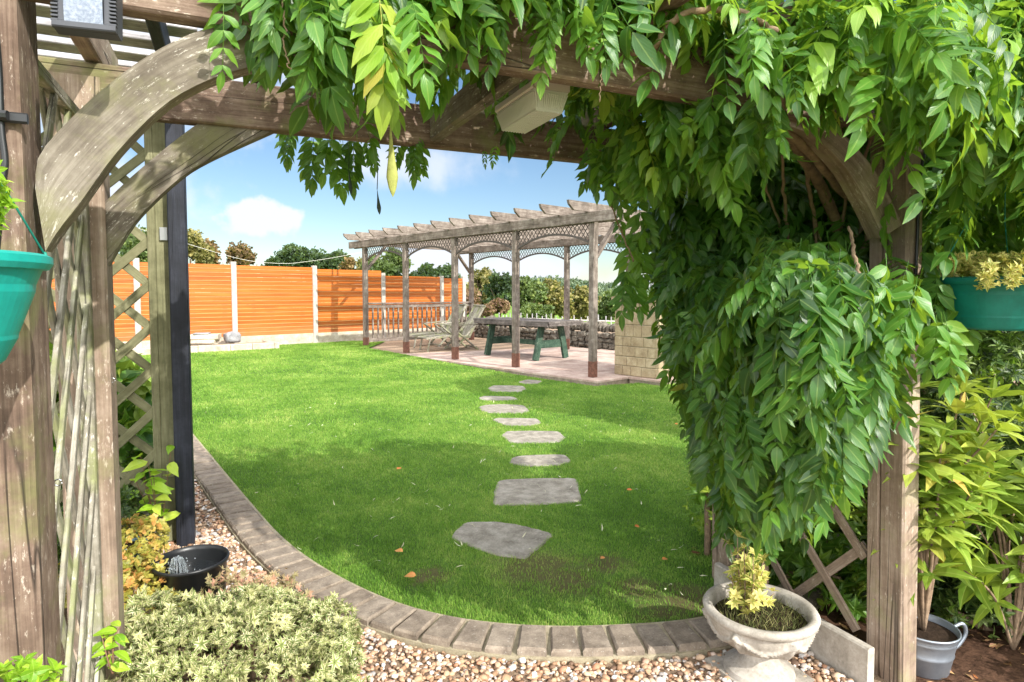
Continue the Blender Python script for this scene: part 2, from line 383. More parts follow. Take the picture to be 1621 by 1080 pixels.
M['flag'] = stonem('grey flagstone', (100, 94, 82), (146, 140, 128), (178, 172, 160), 11, bumpd=.02)
M['patio_flag'] = stonem('pink and cream patio flag', (146, 122, 112), (182, 160, 148), (208, 194, 180), 4, bumpd=.004, gr=.4)
M['patio_edge'] = stonem('patio riser stone', (92, 84, 72), (140, 130, 112), (176, 164, 146), 8)
M['kerbm'] = stonem('worn kerb block', (98, 88, 78), (140, 128, 114), (168, 156, 140), 16, bumpd=.006)
M['mortar'] = stonem('sandy mortar', (120, 112, 92), (158, 148, 124), (176, 168, 146), 20, bumpd=.006)
M['ashlar'] = stonem('buff ashlar block', (134, 116, 90), (168, 152, 122), (194, 180, 152), 6, bumpd=.006)
M['drystone'] = stonem('dark dry stone', (54, 50, 44), (104, 98, 88), (152, 146, 132), 9, bumpd=.02)
M['cast_stone'] = stonem('cast stone urn', (122, 116, 106), (166, 159, 148), (196, 190, 180), 10, bumpd=.003, spots=(120, 116, 104))
M['paleblock'] = stonem('pale limestone', (136, 124, 108), (176, 165, 148), (204, 196, 182), 5, bumpd=.01)
M['darkstone'] = stonem('grey boulder', (90, 90, 92), (136, 136, 138), (176, 176, 176), 6)
def gravelm():
    m = Mat('pebble', .7, .3); v = m.var()
    c = m.ramp(v, [(0, lin((92, 74, 62))), (.16, lin((152, 120, 94))), (.34, lin((184, 152, 122))), (.52, lin((200, 176, 150))), (.66, lin((176, 128, 100))), (.78, lin((216, 202, 188))), (.88, lin((160, 156, 154))), (.96, lin((226, 222, 218)))])
    m.t.nodes[-1] if False else None
    n = m.noise(m.geo(), 90, 4); m.col(m.mix(m.mapr(n, .35, .7, 0, .4), c, m.mix(1., c, (.7, .62, .55, 1), 'MULTIPLY'))); return m.m
M['pebble'] = gravelm()
M['gravel_base'] = stonem('gritty ground', (96, 80, 64), (150, 128, 106), (184, 166, 146), 60, bumpd=.01)
# grass: patchy green by position, thin and mossy near the front
BARE = [(at_z(850, 905)[:2], .28), (at_z(900, 925)[:2], .20), (at_z(1010, 940)[:2], .16), (at_z(680, 920)[:2], .12), (at_z(1090, 960)[:2], .2), (at_z(960, 900)[:2], .14), (at_z(1040, 975)[:2], .12)]
def grassm(name, blade):
    m = Mat(name, .55 if blade else .9, .3); g = m.geo(); v = m.var()
    n1 = m.noise(g, 1.1, 4, .55); n2 = m.noise(m.n('ShaderNodeMapping', {'Vector': g, 'Scale': (9., 4., 4.), 'Rotation': (0, 0, .6)}).outputs[0], 1., 5, .65)
    t = m.math('ADD', m.math('MULTIPLY', n1, .5), m.math('ADD', m.math('MULTIPLY', n2, .3), m.math('MULTIPLY', v, .22)))
    c = m.ramp(t, [(.34, lin((76, 114, 40))), (.46, lin((106, 148, 54))), (.56, lin((134, 168, 70))), (.70, lin((182, 186, 108)))])
    if not blade: c = m.mix(.45, c, lin((58, 66, 22)))
    m.col(c)
    if blade:
        tr = m.n('ShaderNodeBsdfTranslucent', {'Color': m.mix(.6, c, lin((150, 195, 60)))})
        m.put(m.n('ShaderNodeMixShader', {0: .35, 1: m.b.outputs[0], 2: tr.outputs[0]}).outputs[0], m.out.inputs[0])
    else:
        mask = None
        wob = m.math('MULTIPLY', m.math('SUBTRACT', m.noise(g, 9., 5, .7), .5), .35)
        for p, r in BARE:
            d = m.n('ShaderNodeVectorMath', {0: g, 1: (p[0], p[1], .02)}, operation='DISTANCE').outputs['Value']
            k = m.mapr(m.math('ADD', d, wob), r*.4, r*1.1, 1., 0.); mask = k if mask is None else m.math('MAXIMUM', mask, k)
        m.col(m.mix(m.math('MULTIPLY', mask, .8), c, lin((92, 80, 52)))); m.bump(m.noise(g, 120, 4), .8, .01)
    return m.m
M['grass'] = grassm('grass blade', True); M['turf'] = grassm('turf', False)
def fencem():
    m = Mat('golden oak fence board', .42, .4); v = m.var()
    g = m.geo(); al = m.n('ShaderNodeVectorMath', {0: g, 1: (.951, .309, 0)}, operation='DOT_PRODUCT').outputs['Value']
    z = m.n('ShaderNodeSeparateXYZ', {0: g}).outputs[2]
    co = m.n('ShaderNodeCombineXYZ', {0: m.math('MULTIPLY', al, 1.3), 1: m.math('MULTIPLY', z, 40.), 2: m.math('MULTIPLY', v, 5.)}).outputs[0]
    n = m.math('ADD', m.noise(co, 1., 6, .65), m.math('MULTIPLY', m.math('SUBTRACT', v, .5), .16))
    dirt = m.mapr(m.math('ADD', z, m.math('MULTIPLY', m.noise(g, 4., 5, .7), .5)), .5, .95, .45, 0.)
    m.col(m.mix(dirt, m.ramp(n, [(.3, lin((140, 68, 18))), (.5, lin((170, 88, 24))), (.7, lin((186, 106, 42)))]), lin((150, 120, 92)))); return m.m
M['fence'] = fencem()
M['fence_bead'] = plain('pale board lip', (206, 150, 100), .4)

# ------------------------------------------------------------------ frames of reference
U3 = np.array([-.309, .951, 0]); W3 = np.array([.951, .309, 0]); Z3 = np.array([0, 0, 1.])
P0 = np.array([5.05, 8.20, .11])
def PV(u, w, z=0.): return P0 + U3*u + W3*w + Z3*z
def sstep(x): x = np.clip(x, 0, 1); return x*x*(3-2*x)
def gz(x, y): return .13*sstep((np.asarray(y)-8.5)/6.5)
# kerb centre curves
inn = [at_z(*p, .03)[:2] for p in ((315, 702), (350, 745), (400, 805), (440, 850), (490, 890), (560, 930), (640, 963), (740, 986), (860, 996), (980, 994), (1110, 983))]
inn = [np.array([-2.6, 14.6]), np.array([-1.9, 12.]), np.array([-1.2, 9.6]), np.array([-.62, 7.8])] + inn + [np.array([2.12, 2.02]), np.array([2.7, 2.2]), np.array([3.5, 2.6])]
def catmull(P, n=14):
    P = np.array(P); out = []
    Q = np.vstack([2*P[0]-P[1], P, 2*P[-1]-P[-2]])
    for i in range(1, len(Q)-2):
        a, b, c, d = Q[i-1], Q[i], Q[i+1], Q[i+2]
        for t in np.linspace(0, 1, n, endpoint=False):
            out.append(.5*((2*b)+(-a+c)*t+(2*a-5*b+4*c-d)*t*t+(-a+3*b-3*c+d)*t**3))
    out.append(Q[-2]); return np.array(out)
KI = catmull(inn)
# smooth
for _ in range(30):
    KI[1:-1] = (KI[:-2]+KI[1:-1]*2+KI[2:])/4
kt = np.gradient(KI, axis=0); kt /= np.linalg.norm(kt, axis=1, keepdims=True); kn = np.stack([kt[:, 1], -kt[:, 0]], 1)  # to the right of travel
if np.dot(kn[len(kn)//2], -KI[len(KI)//2]) < 0: kn = -kn
KO = KI + kn*.182
def inpoly(x, y, P):
    c = np.zeros(len(x), bool); j = len(P)-1
    for i in range(len(P)):
        xi, yi = P[i]; xj, yj = P[j]
        if yi != yj:
            m = ((yi > y) != (yj > y)) & (x < (xj-xi)*(y-yi)/(yj-yi)+xi); c ^= m
        j = i
    return c
def project(P):
    d = P - EYE; zc = d @ FW; zs = np.where(np.abs(zc) < 1e-6, 1e-6, zc); return 810.5+FPX*(d @ RX)/zs, 540-FPX*((d @ UPV)/zs - SH), zc

# ------------------------------------------------------------------ ground, terrain, lawn, kerb, gravel, patio
def terrain():
    rs = np.concatenate([np.linspace(0, 24, 9), np.linspace(28, 120, 16), np.linspace(135, 420, 22), [700, 1500, 3500]])
    n = 120; th = np.linspace(0, 2*math.pi, n, endpoint=False); V = []
    for r in rs:
        x = r*np.sin(th) + 2; y = r*np.cos(th) + 6
        az = np.degrees(np.arctan2(x, y)) - 24.2
        dip = -2.6*sstep((r-24)/40.)
        hill = sstep((r-110)/150.)*(5.*np.exp(-((az-3)/7.)**2) + 4.*np.exp(-((az-50)/22.)**2) + 2.*np.exp(-((az+25)/22.)**2))
        V.append(np.stack([x, y, -.02 + dip + hill], 1))
    V = np.concatenate(V); m = len(rs)
    F = [(i*n+j, (i+1)*n+j, (i+1)*n+(j+1) % n, i*n+(j+1) % n) for i in range(1, m-1) for j in range(n)]
    mb = MB().add(V, np.array(F)[:, ::-1]); mb.F.append(np.array([[n+j for j in range(n)][::-1]])); mb.M.append(np.array([0]))
    mt = Mat('meadow', .9, .2); n1 = mt.noise(mt.geo(), .05, 4); n2 = mt.noise(mt.geo(), 1.5, 5)
    c = mt.ramp(mt.math('ADD', mt.math('MULTIPLY', n1, .6), mt.math('MULTIPLY', n2, .4)), [(.35, lin((74, 104, 38))), (.55, lin((112, 142, 56))), (.7, lin((138, 160, 76)))]); mt.col(c)
    struct('terrain', mb, mt.m, True)
terrain()
def flat_sheet(name, poly, z, mat, use_g=False, step=.35):
    poly = np.array(poly); V = np.array([[p[0], p[1], z] for p in poly]); mb = MB().add(V, [list(range(len(V)))], V[:, :2]); return mb
mb = MB(); nx, ny = 40, 50
gx = np.linspace(-6, 12, nx); gy = np.linspace(-3, 22, ny); GX, GY = np.meshgrid(gx, gy)
V = np.stack([GX.ravel(), GY.ravel(), gz(GX, GY).ravel()+.0], 1)
F = [(j*nx+i, j*nx+i+1, (j+1)*nx+i+1, (j+1)*nx+i) for j in range(ny-1) for i in range(nx-1)]
struct('ground', mb.add(V, F, V[:, :2]), M['gravel_base'], True)
# lawn sheet built as strips fanned from the kerb
lawn_outer = [(-2.6, 15.0), (-1.2, 15.6), (.6, 15.85), (2.6, 16.5), (3.6, 16.0), (3.0, 14.6)] + [tuple(PV(u, -.3)[:2]) for u in (6.4, 4, 2, -.3)] + [tuple(PV(-.9, 1.6)[:2]), tuple(PV(-.9, 5)[:2]), (11, 8), (10, 3.2), (6, 2.9)]
LP = np.vstack([KI, np.array(lawn_outer)[::-1]])
h = .09; xs = np.arange(-3, 11, .25); ys = np.arange(1.8, 17, .25)
def lawn_mesh():
    import bmesh
    bm = bmesh.new(); vs = [bm.verts.new((p[0], p[1], 0)) for p in LP]; bm.faces.new(vs)
    bmesh.ops.triangulate(bm, faces=bm.faces[:])
    for y in np.arange(8.5, 15.5, .7):
        bmesh.ops.bisect_plane(bm, geom=bm.verts[:]+bm.edges[:]+bm.faces[:], plane_co=(0, y, 0), plane_no=(0, 1, 0))
    for v in bm.verts: v.co.z = .022 + float(gz(v.co.x, v.co.y))
    bm.normal_update()
    me = bpy.data.meshes.new('lawn'); bm.to_mesh(me); bm.free(); me.materials.append(M['turf'])
    if me.polygons[0].normal.z < 0: me.flip_normals()
    o = bpy.data.objects.new('lawn', me); C.objects.link(o); o['kind'] = 'structure'
lawn_mesh()
# step stones first: the grass keeps off them
STONES = [
 ([(714, 850), (724, 836), (740, 826), (792, 826), (836, 834), (878, 846), (856, 864), (832, 884), (792, 880), (752, 868)], 'largest cracked pointed flagstone, nearest the brick edging'),
 ([(780, 800), (782, 778), (788, 760), (850, 757), (914, 757), (918, 776), (921, 795), (850, 799)], 'wide square flagstone, second from the brick edging'),
 ([(805, 734), (812, 723), (850, 720), (896, 720), (906, 731), (882, 737), (840, 738)], 'flagstone third from the brick edging with a slanted right end'),
 ([(792, 690), (800, 683), (850, 682), (886, 683), (895, 692), (886, 700), (840, 702), (808, 701)], 'rounded wide flagstone, fourth from the brick edging'),
 ([(779, 665), (786, 662), (820, 662), (852, 663), (857, 670), (842, 674), (800, 674)], 'flagstone fifth from the brick edging, midway across the lawn'),
 ([(757, 644), (770, 641), (800, 640), (830, 642), (839, 650), (830, 654), (772, 654), (760, 649)], 'flagstone sixth from the brick edging, reaching furthest left'),
 ([(757, 630), (766, 627), (814, 628), (821, 633), (790, 634), (764, 634)], 'thin sliver of flagstone, third from the far end of the path'),
 ([(771, 615), (780, 610), (828, 611), (834, 616), (824, 621), (778, 620)], 'flagstone second from the far end of the path'),
 ([(820, 605), (834, 601), (860, 603), (852, 608), (830, 608)], 'faint half buried flagstone at the far end by the patio')]
SP = []
for i, (q, lab) in enumerate(STONES):
    P = np.array([at_z(*p, .028)[:2] for p in q]); c = P.mean(0); SP.append(P)
    th = []; n = len(P); pts = []
    for k in range(n):
        a, b = P[k], P[(k+1) % n]
        for t in np.linspace(0, 1, 5, endpoint=False): pts.append(a+(b-a)*t + rng.normal(0, .006, 2))
    pts = np.array(pts); pts = (np.roll(pts, 1, 0)+pts*2+np.roll(pts, -1, 0))/4
    area = .5*np.sum(pts[:, 0]*np.roll(pts[:, 1], -1)-pts[:, 1]*np.roll(pts[:, 0], -1))
    if area < 0: pts = pts[::-1]
    z0, z1 = -.02, .031; n = len(pts); mb = MB()
    ring = [np.column_stack([pts, np.full(n, z0)]), np.column_stack([pts, np.full(n, z1-.006)]), np.column_stack([c+(pts-c)*.975, np.full(n, z1)+rng.normal(0, .0006, n)]), np.column_stack([c+(pts-c)*.6, np.full(n, z1)+rng.normal(0, .0015, n)])]
    V = np.vstack(ring+[np.array([[c[0], c[1], z1]])])
    F = [(r*n+j, r*n+(j+1) % n, (r+1)*n+(j+1) % n, (r+1)*n+j) for r in range(3) for j in range(n)]
    mb.add(V, F, V[:, :2], .1+.15*(i % 3)); mb.F.append(np.array([[3*n+j, 3*n+(j+1) % n, 4*n] for j in range(n)])); mb.M.append(np.zeros(n, int))
    t = tag(mb.build('stepping_stone', M['flag']), lab, 'stepping stone', 'stepping stones across the lawn')
def near_stone(x, y, grow=1.06):
    m = np.zeros(len(x), bool)
    for P in SP:
        c = P.mean(0); m |= inpoly(x, y, c+(P-c)*grow)
    return m
# grass blades
def grass():
    mb = MB()
    for (d0, d1, dens, w, hh) in ((2.2, 4.2, 24000, .0026, .018), (4.2, 6.5, 12000, .0038, .020), (6.5, 10, 5600, .0058, .022), (10, 18.5, 2500, .009, .024)):
        a0, a1 = -.60*1.05, .62; area = (d1*d1-d0*d0)/2*(a1-a0); N = int(area*dens)
        d = np.sqrt(rng.uniform(d0*d0, d1*d1, N)); l = rng.uniform(a0, a1, N)*d
        x = VX[0]*d+RX[0]*l; y = VX[1]*d+RX[1]*l
        k = inpoly(x, y, LP) & ~near_stone(x, y, .94)
        bare = np.zeros(N)
        for p, r in BARE:
            dd = np.hypot(x-p[0], y-p[1]) + .05*np.sin(x*23+3*np.sin(y*19))+.05*np.sin(y*29+3*np.sin(x*17)) + rng.normal(0, .03, N); bare = np.maximum(bare, np.clip(1.35-dd/r, 0, 1))
        k &= rng.random(N) > bare*.82
        x, y, d = x[k], y[k], d[k]; N = len(x)
        clump = .5+.5*np.sin(x*9.1+1.3*np.sin(y*7.7))*np.sin(y*8.3+1.1*np.sin(x*6.1))
        hgt = hh*(.55+.5*rng.random(N)+.35*clump); az = rng.uniform(0, 2*math.pi, N); lean = rng.uniform(.1, .9, N)
        ww = w*(.7+.6*rng.random(N)); z = .02+gz(x, y)
        b = np.stack([x, y, z], 1); sd_ = np.stack([np.cos(az+1.57), np.sin(az+1.57), 0*az], 1)*(ww/2)[:, None]
        ld = np.stack([np.cos(az), np.sin(az), 0*az], 1)
        mid = b+ld*(hgt*lean*.3)[:, None]+Z3*(hgt*.6)[:, None]; tip = b+ld*(hgt*lean)[:, None]+Z3*(hgt*(1-.25*lean))[:, None]
        V = np.stack([b-sd_, b+sd_, mid+sd_*.8, mid-sd_*.8, tip], 1).reshape(-1, 3)
        o = (np.arange(N)*5)[:, None]
        va = np.repeat(rng.random(N), 5); base = mb.n
        mb.add(V, o+np.array([[0, 1, 2, 3]]), V[:, :2], va)
        mb.F.append(o+np.array([[3, 2, 4]])+base); mb.M.append(np.zeros(N, int))
    o = struct('grass', mb, M['grass'], False, 'stuff'); o['label'] = 'short green lawn grass, thin and mossy by the edging'; o['category'] = 'grass'
grass()
# kerb: radial blocks in mortar
def kerb():
    mb = MB(); seg = np.linalg.norm(np.diff(KI, axis=0), axis=1); L = np.concatenate([[0], np.cumsum(seg)])
    def P(s, off):
        x = np.interp(s, L, KI[:, 0]); y = np.interp(s, L, KI[:, 1]); nx_ = np.interp(s, L, kn[:, 0]); ny_ = np.interp(s, L, kn[:, 1])
        return np.array([x+nx_*off, y+ny_*off, 0])
    # mortar bed
    n = len(KI); g = gz(KI[:, 0], KI[:, 1]); a = KI - kn*.012; b = KO + kn*.004
    V = np.vstack([np.column_stack([a, g+.0]), np.column_stack([a, g+.038]), np.column_stack([b, g+.020]), np.column_stack([b, g-.02])])
    F = [(r*n+i, r*n+i+1, (r+1)*n+i+1, (r+1)*n+i) for r in range(3) for i in range(n-1)]
    mb.add(V, F, V[:, :2], .3, 1)
    s = .02
    while s < L[-1]-.13:
        wl = .098+random.uniform(-.004, .004); gap = .017+random.uniform(-.003, .004); zj = random.uniform(-.003, .004); tw = random.uniform(-.004, .004)
        q = [P(s+tw, .003), P(s+wl, .003), P(s+wl+tw, .180), P(s, .180)]
        zt = .047+zj+float(gz(q[0][0], q[0][1])); c = sum(q)/4; bot = [p+Z3*(zt-.05) for p in q]
        tp = [p+Z3*(zt-.009) for p in q]; tt = [c+(p-c)*np.array([.9, .9, 1])+Z3*zt for p in q]
        V = np.array(bot+tp+tt); V[:, :2] += rng.normal(0, .0015, (12, 2))
        F = [(r*4+j, (r+1)*4+j, (r+1)*4+(j+1) % 4, r*4+(j+1) % 4) for r in range(2) for j in range(4)]+[(8, 11, 10, 9)]
        va = random.random(); mb.add(V, F, V[:, :2], va, 0); s += wl+gap
    struct('kerb', mb, [M['kerbm'], M['mortar']])
kerb()
# pebbles
def ico():
    t = (1+5**.5)/2; V = np.array([(-1, t, 0), (1, t, 0), (-1, -t, 0), (1, -t, 0), (0, -1, t), (0, 1, t), (0, -1, -t), (0, 1, -t), (t, 0, -1), (t, 0, 1), (-t, 0, -1), (-t, 0, 1)], float)
    V /= np.linalg.norm(V[0]); F = np.array([(0, 11, 5), (0, 5, 1), (0, 1, 7), (0, 7, 10), (0, 10, 11), (1, 5, 9), (5, 11, 4), (11, 10, 2), (10, 7, 6), (7, 1, 8), (3, 9, 4), (3, 4, 2), (3, 2, 6), (3, 6, 8), (3, 8, 9), (4, 9, 5), (2, 4, 11), (6, 2, 10), (8, 6, 7), (9, 8, 1)])
    return V, F
IV, IF = ico()
def icosub(V, F):
    V = list(map(tuple, V)); mid = {}; out = []
    def m(a, b):
        k = (min(a, b), max(a, b))
        if k not in mid:
            p = (np.array(V[a])+np.array(V[b]))/2; p /= np.linalg.norm(p); V.append(tuple(p)); mid[k] = len(V)-1
        return mid[k]
    for a, b, c in F:
        x, y, z = m(a, b), m(b, c), m(c, a); out += [(a, x, z), (b, y, x), (c, z, y), (x, y, z)]
    return np.array(V), np.array(out)
IV2, IF2 = icosub(IV, IF); IV3, IF3 = icosub(IV2, IF2)
def pebbles():
    T = []
    for k in range(7):
        V = IV2*(1+rng.normal(0, .09, (len(IV2), 1)))*np.array([1, rng.uniform(.65, .95), rng.uniform(.45, .7)]); T.append((V, IF2, IV2[:, :2], 0.))
    LK = np.vstack([KO+kn*.01, [(3.5, -1), (-4, -1), (-4, 14)]])
    mb = MB()
    for d0, d1, dens in ((1.5, 3.6, 4600), (3.6, 7.5, 2600)):
        area = (d1*d1-d0*d0)/2*1.25; N = int(area*dens); d = np.sqrt(rng.uniform(d0*d0, d1*d1, N)); l = rng.uniform(-.62, .63, N)*d
        x = VX[0]*d+RX[0]*l; y = VX[1]*d+RX[1]*l
        k = inpoly(x, y, LK) & (x < 2.0) & (x > -.9); x, y = x[k], y[k]; N = len(x)
        sc = np.clip(rng.lognormal(math.log(.0095), .3, N), .005, .02)
        yv = rng.normal(0, 1, (N, 3))*[1, 1, .25]; zv = np.tile([0, 0, 1.], (N, 1))+rng.normal(0, .25, (N, 3))
        mb.scatter(T, rng.integers(0, 7, N), rot_frame(yv, zv), np.stack([x, y, gz(x, y)+rng.uniform(.002, .014, N)], 1), sc, rng.random(N))
    o = struct('gravel', mb, M['pebble'], True, 'stuff'); o['label'] = 'mixed buff and white garden gravel beside the brick edging'; o['category'] = 'gravel'
pebbles()
# planting bed soil on the right
V = [(2.16, -1, .012), (9, -1, .012), (9, 3.0, .012), (6, 2.9, .012), (3.5, 2.42, .012), (2.7, 1.95, .012), (2.16, 1.9, .012)]
struct('soil', MB().add(V, [list(range(7))]), M['bark_chips'])

# patio: one raised slab with a flag pattern and a stone riser
def patio():
    mb = MB(); g = 0
    rects = [(-.35, 7.9, -.3, 3.75, 0.), (-.95, -.35, .42, 4.6, 0.), (-.35, 3.0, 3.75, 4.6, 0)]
    for (u0, u1, w0, w1, _) in rects:
        u = u0+.006
        while u < u1-.05:
            du = min(random.choice([.45, .6, .3]), u1-u-.0); w = w0+.006
            if u1-u-du < .12: du = u1-u
            while w < w1-.05:
                dw = random.choice([.45, .6, .9, .3]); dw = min(dw, w1-w)
                if w1-w-dw < .12: dw = w1-w
                zz = -.008+random.uniform(-.0015, .0015); a = random.random()
                P = [PV(u+.004, w+.004, zz), PV(u+.004, w+dw-.004, zz), PV(u+du-.004, w+dw-.004, zz), PV(u+du-.004, w+.004, zz)]
                Q = [p-Z3*.03 for p in P]; mb.add(Q+P, [(7, 6, 5, 4), (0, 1, 5, 4), (1, 2, 6, 5), (2, 3, 7, 6), (3, 0, 4, 7)], None, a, 0); w += dw
            u += du
    # core and riser
    for (u0, u1, w0, w1, _) in rects:
        a, b = .025, .0
        c = PV((u0+u1)/2, (w0+w1)/2); mid = np.array([c[0], c[1], .11-.016-.1])
        p0 = mid-U3*((u1-u0)/2-.02); p1 = mid+U3*((u1-u0)/2-.02); mb.beam(p0, p1, w1-w0-.04, .2, Z3, .002, 1, .3)
    struct('patio', mb, [M['patio_flag'], M['patio_edge']])
patio()

# ------------------------------------------------------------------ orange fence
def fence():
    F0 = np.array([.037, 15.55, 0]); F = lambda t: F0+W3*(1.93*t)
    root = thing('garden_fence', 'orange horizontal board fence with pale concrete posts at the back of the lawn', 'fence', tuple(F(1)))
    nrm = -U3
    tops = {-3: 2.05, -2: 2.05, -1: 2.04, 0: 2.03, 1: 1.995, 2: 1.86, 3: 1.83}
    for t in (-3, -2, -1, 0, 1, 2, 3, 3.42):
        zt = tops.get(int(t), 1.8)+(.08 if t < 3 else .06); p = F(t)
        mb = MB().beam([p[0], p[1], 0], [p[0], p[1], zt], .115, .115, U3, .012, 0, .2); part('concrete_post', mb, M['concrete_white'], root)
    for t in (-3, -2, -1, 0, 1, 2, 3):
        t1 = t+1 if t < 3 else 3.42; a, b = F(t)+W3*.055, F(t1)-W3*.055; z0 = .40; z1 = tops[t]; mb = MB(); k = int(round((z1-z0)/.092)); hh = (z1-z0)/k
        for i in range(k):
            za = z0+i*hh; va = random.random()
            c = (za+hh/2+.004)
            mb.beam([a[0], a[1], c], [b[0], b[1], c], .026, hh-.010, Z3, .003, 0, va)
            mb.beam(np.array([a[0], a[1], za+.001])+nrm*.003, np.array([b[0], b[1], za+.001])+nrm*.003, .034, .009, Z3, .003, 1, va)
        part('board_panel', mb, [M['fence'], M['fence_bead']], root)
        mb = MB().beam([a[0], a[1], .255], [b[0], b[1], .255], .05, .29, Z3, .006, 0, .1); part('gravel_board', mb, M['paleblock'], root)
fence()

# ------------------------------------------------------------------ pavilion
LS = 1.755; WB = 3.2
def pavilion():
    root = thing('garden_pergola', 'long weathered timber pergola with lattice arches standing on the raised patio', 'pergola', tuple(PV(3.5, 1.6)))
    G = M['wood_grey']; HB = 2.46
    for w in (0, WB):
        for i in range(5):
            p = PV(i*LS, w); mb = MB().beam(p+Z3*.0, p+Z3*HB, .105, .105, U3, .008); o = part('post', mb, G, root)
            fo = MB().beam(p-Z3*.002, p+Z3*.24, .110, .110, U3, .008, 0, .3); part('post_foot', fo, M['rust'], o)
        mb = MB().beam(PV(-.52, w-.07, HB-.02), PV(4*LS+.62, w-.07, HB-.02), .05, .16, Z3, .006); part('beam', mb, G, root)
        mb = MB().beam(PV(-.52, w+.07, HB-.02), PV(4*LS+.62, w+.07, HB-.02), .05, .16, Z3, .006); part('beam', mb, G, root)
    for k in range(13):
        u = .06+k*.585; z = HB+.13; w0, w1 = -.52, WB+.5; mb = MB(); dz = random.uniform(-.004, .004)
        # shaped rafter ends
        prof_u = [(w0, z+.07), (w0+.05, z+.07), (w1-.05, z+.07), (w1, z+.07)]; prof_l = [(w0+.02, z+.01), (w0+.12, z-.07), (w1-.12, z-.07), (w1-.02, z+.01)]
        up = [PV(u-.022, a, b+dz) for a, b in prof_u]; lo = [PV(u-.022, a, b+dz) for a, b in prof_l]
        mb.poly((up, lo), U3*.044, 0, random.random()); part('rafter', mb, G, root)
    # lattice arches
    def arch(p, q, drop0=.30, drop1=.12):
        p = np.asarray(p); q = np.asarray(q); L = np.linalg.norm(q-p); d = (q-p)/L; n = np.cross(d, Z3)
        f = lambda x: drop1+(drop0-drop1)*(2*x/L-1)**2
        mb = MB(); sp = .088
        for sgn in (1, -1):
            c = -L
            while c < 2*L:
                pts = []
                for t in np.linspace(0, .32, 33):
                    x = c+sgn*t*.8; zz = -t
                    ok = 0 <= x <= L and t <= f(x)
                    if ok: pts.append((x, zz))
                    if (not ok or t >= .3199) and len(pts) > 1:
                        a, b = pts[0], pts[-1]; mb.beam(p+d*a[0]+Z3*a[1]+n*.004*sgn, p+d*b[0]+Z3*b[1]+n*.004*sgn, .012, .008, n, .001, 0, .4, False); pts = []
                    elif not ok: pts = []
                c += sp
        xs_ = np.linspace(0, L, 17); up = [p+d*x-Z3*(f(x)-.012)-n*.012 for x in xs_]; lo = [p+d*x-Z3*(f(x)+.022)-n*.012 for x in xs_]
        mb.poly((up, lo), n*.024, 0, .3)
        o = part('lattice_arch', mb, M['lattice'], root)
    for w in (0, WB):
        for i in range(4): arch(PV(i*LS+.053, w, HB-.10), PV((i+1)*LS-.053, w, HB-.10))
    # braces across the ends
    for u in (0, 4*LS):
        for w, sg in ((0, 1), (WB, -1)):
            mb = MB().beam(PV(u, w+.05*sg, HB-.62), PV(u, w+.62*sg, HB+.03), .045, .10, U3, .006); part('brace', mb, G, root)
        mb = MB().beam(PV(u+.0, .1, HB+.0), PV(u, WB-.1, HB+.0), .045, .11, Z3); part('beam', mb, G, root)
    # railing at the far end
    u = 4*LS; mb = MB().beam(PV(u, .055, .62+.42), PV(u, WB-.055, .62+.42), .12, .035, Z3, .008)
    rr = part('railing', mb, G, root); hr = MB().beam(PV(u, .055, .97), PV(u, WB-.055, .97), .04, .08, Z3); part('top_rail', hr, G, rr)
    br = MB().beam(PV(u, .055, .16), PV(u, WB-.055, .16), .04, .08, Z3); part('bottom_rail', br, G, rr)
    for k in range(21):
        w = .19+k*(WB-.38)/20; mb = MB().beam(PV(u, w, .2), PV(u, w, .93), .035, .035, U3, .004); part('baluster', mb, G, rr)
pavilion()

# trestle table
def table():
    c = PV(0, 0); D = at_d(832, 560, 12.65); c = np.array([D[0], D[1], .11]); zz = .102
    rt = thing('patio_table', 'long weathered plank table on green painted A shaped trestles under the pergola', 'table', (c[0], c[1], zz))
    u, w = U3, W3; mb = MB()
    for k in range(6):
        o = (k-2.5)*.155; mb.beam(c-u*1.12+w*o+Z3*.735, c+u*1.12+w*o+Z3*.735, .149, .04, Z3, .005)
    part('tabletop', mb, M['wood_dark'], rt)
    mb = MB()
    for s in (-1.1, 1.1): mb.beam(c+u*s*.99-w*.44+Z3*.69, c+u*s*.99+w*.44+Z3*.69, .045, .05, Z3)
    for s in (-.46, .46): mb.beam(c-u*1.08+w*s+Z3*.685, c+u*1.08+w*s+Z3*.685, .03, .06, Z3)
    part('apron', mb, M['wood_dark'], rt)
    for s in (-.72, .72):
        for t in (-1, 1):
            mb = MB().beam(c+u*s+w*(.42*t)+Z3*.0, c+u*s+w*(.26*t)+Z3*.66, .06, .14, u if False else w, .006); part('leg', mb, M['table_green'], rt)
        mb = MB().beam(c+u*(s+.02)-w*.33+Z3*.30, c+u*(s+.02)+w*.33+Z3*.30, .045, .15, Z3); part('cross_rail', mb, M['table_green'], rt)
    mb = MB().beam(c-u*.72+Z3*.30, c+u*.72+Z3*.30, .05, .1, Z3); part('stretcher', mb, M['table_green'], rt)
table()

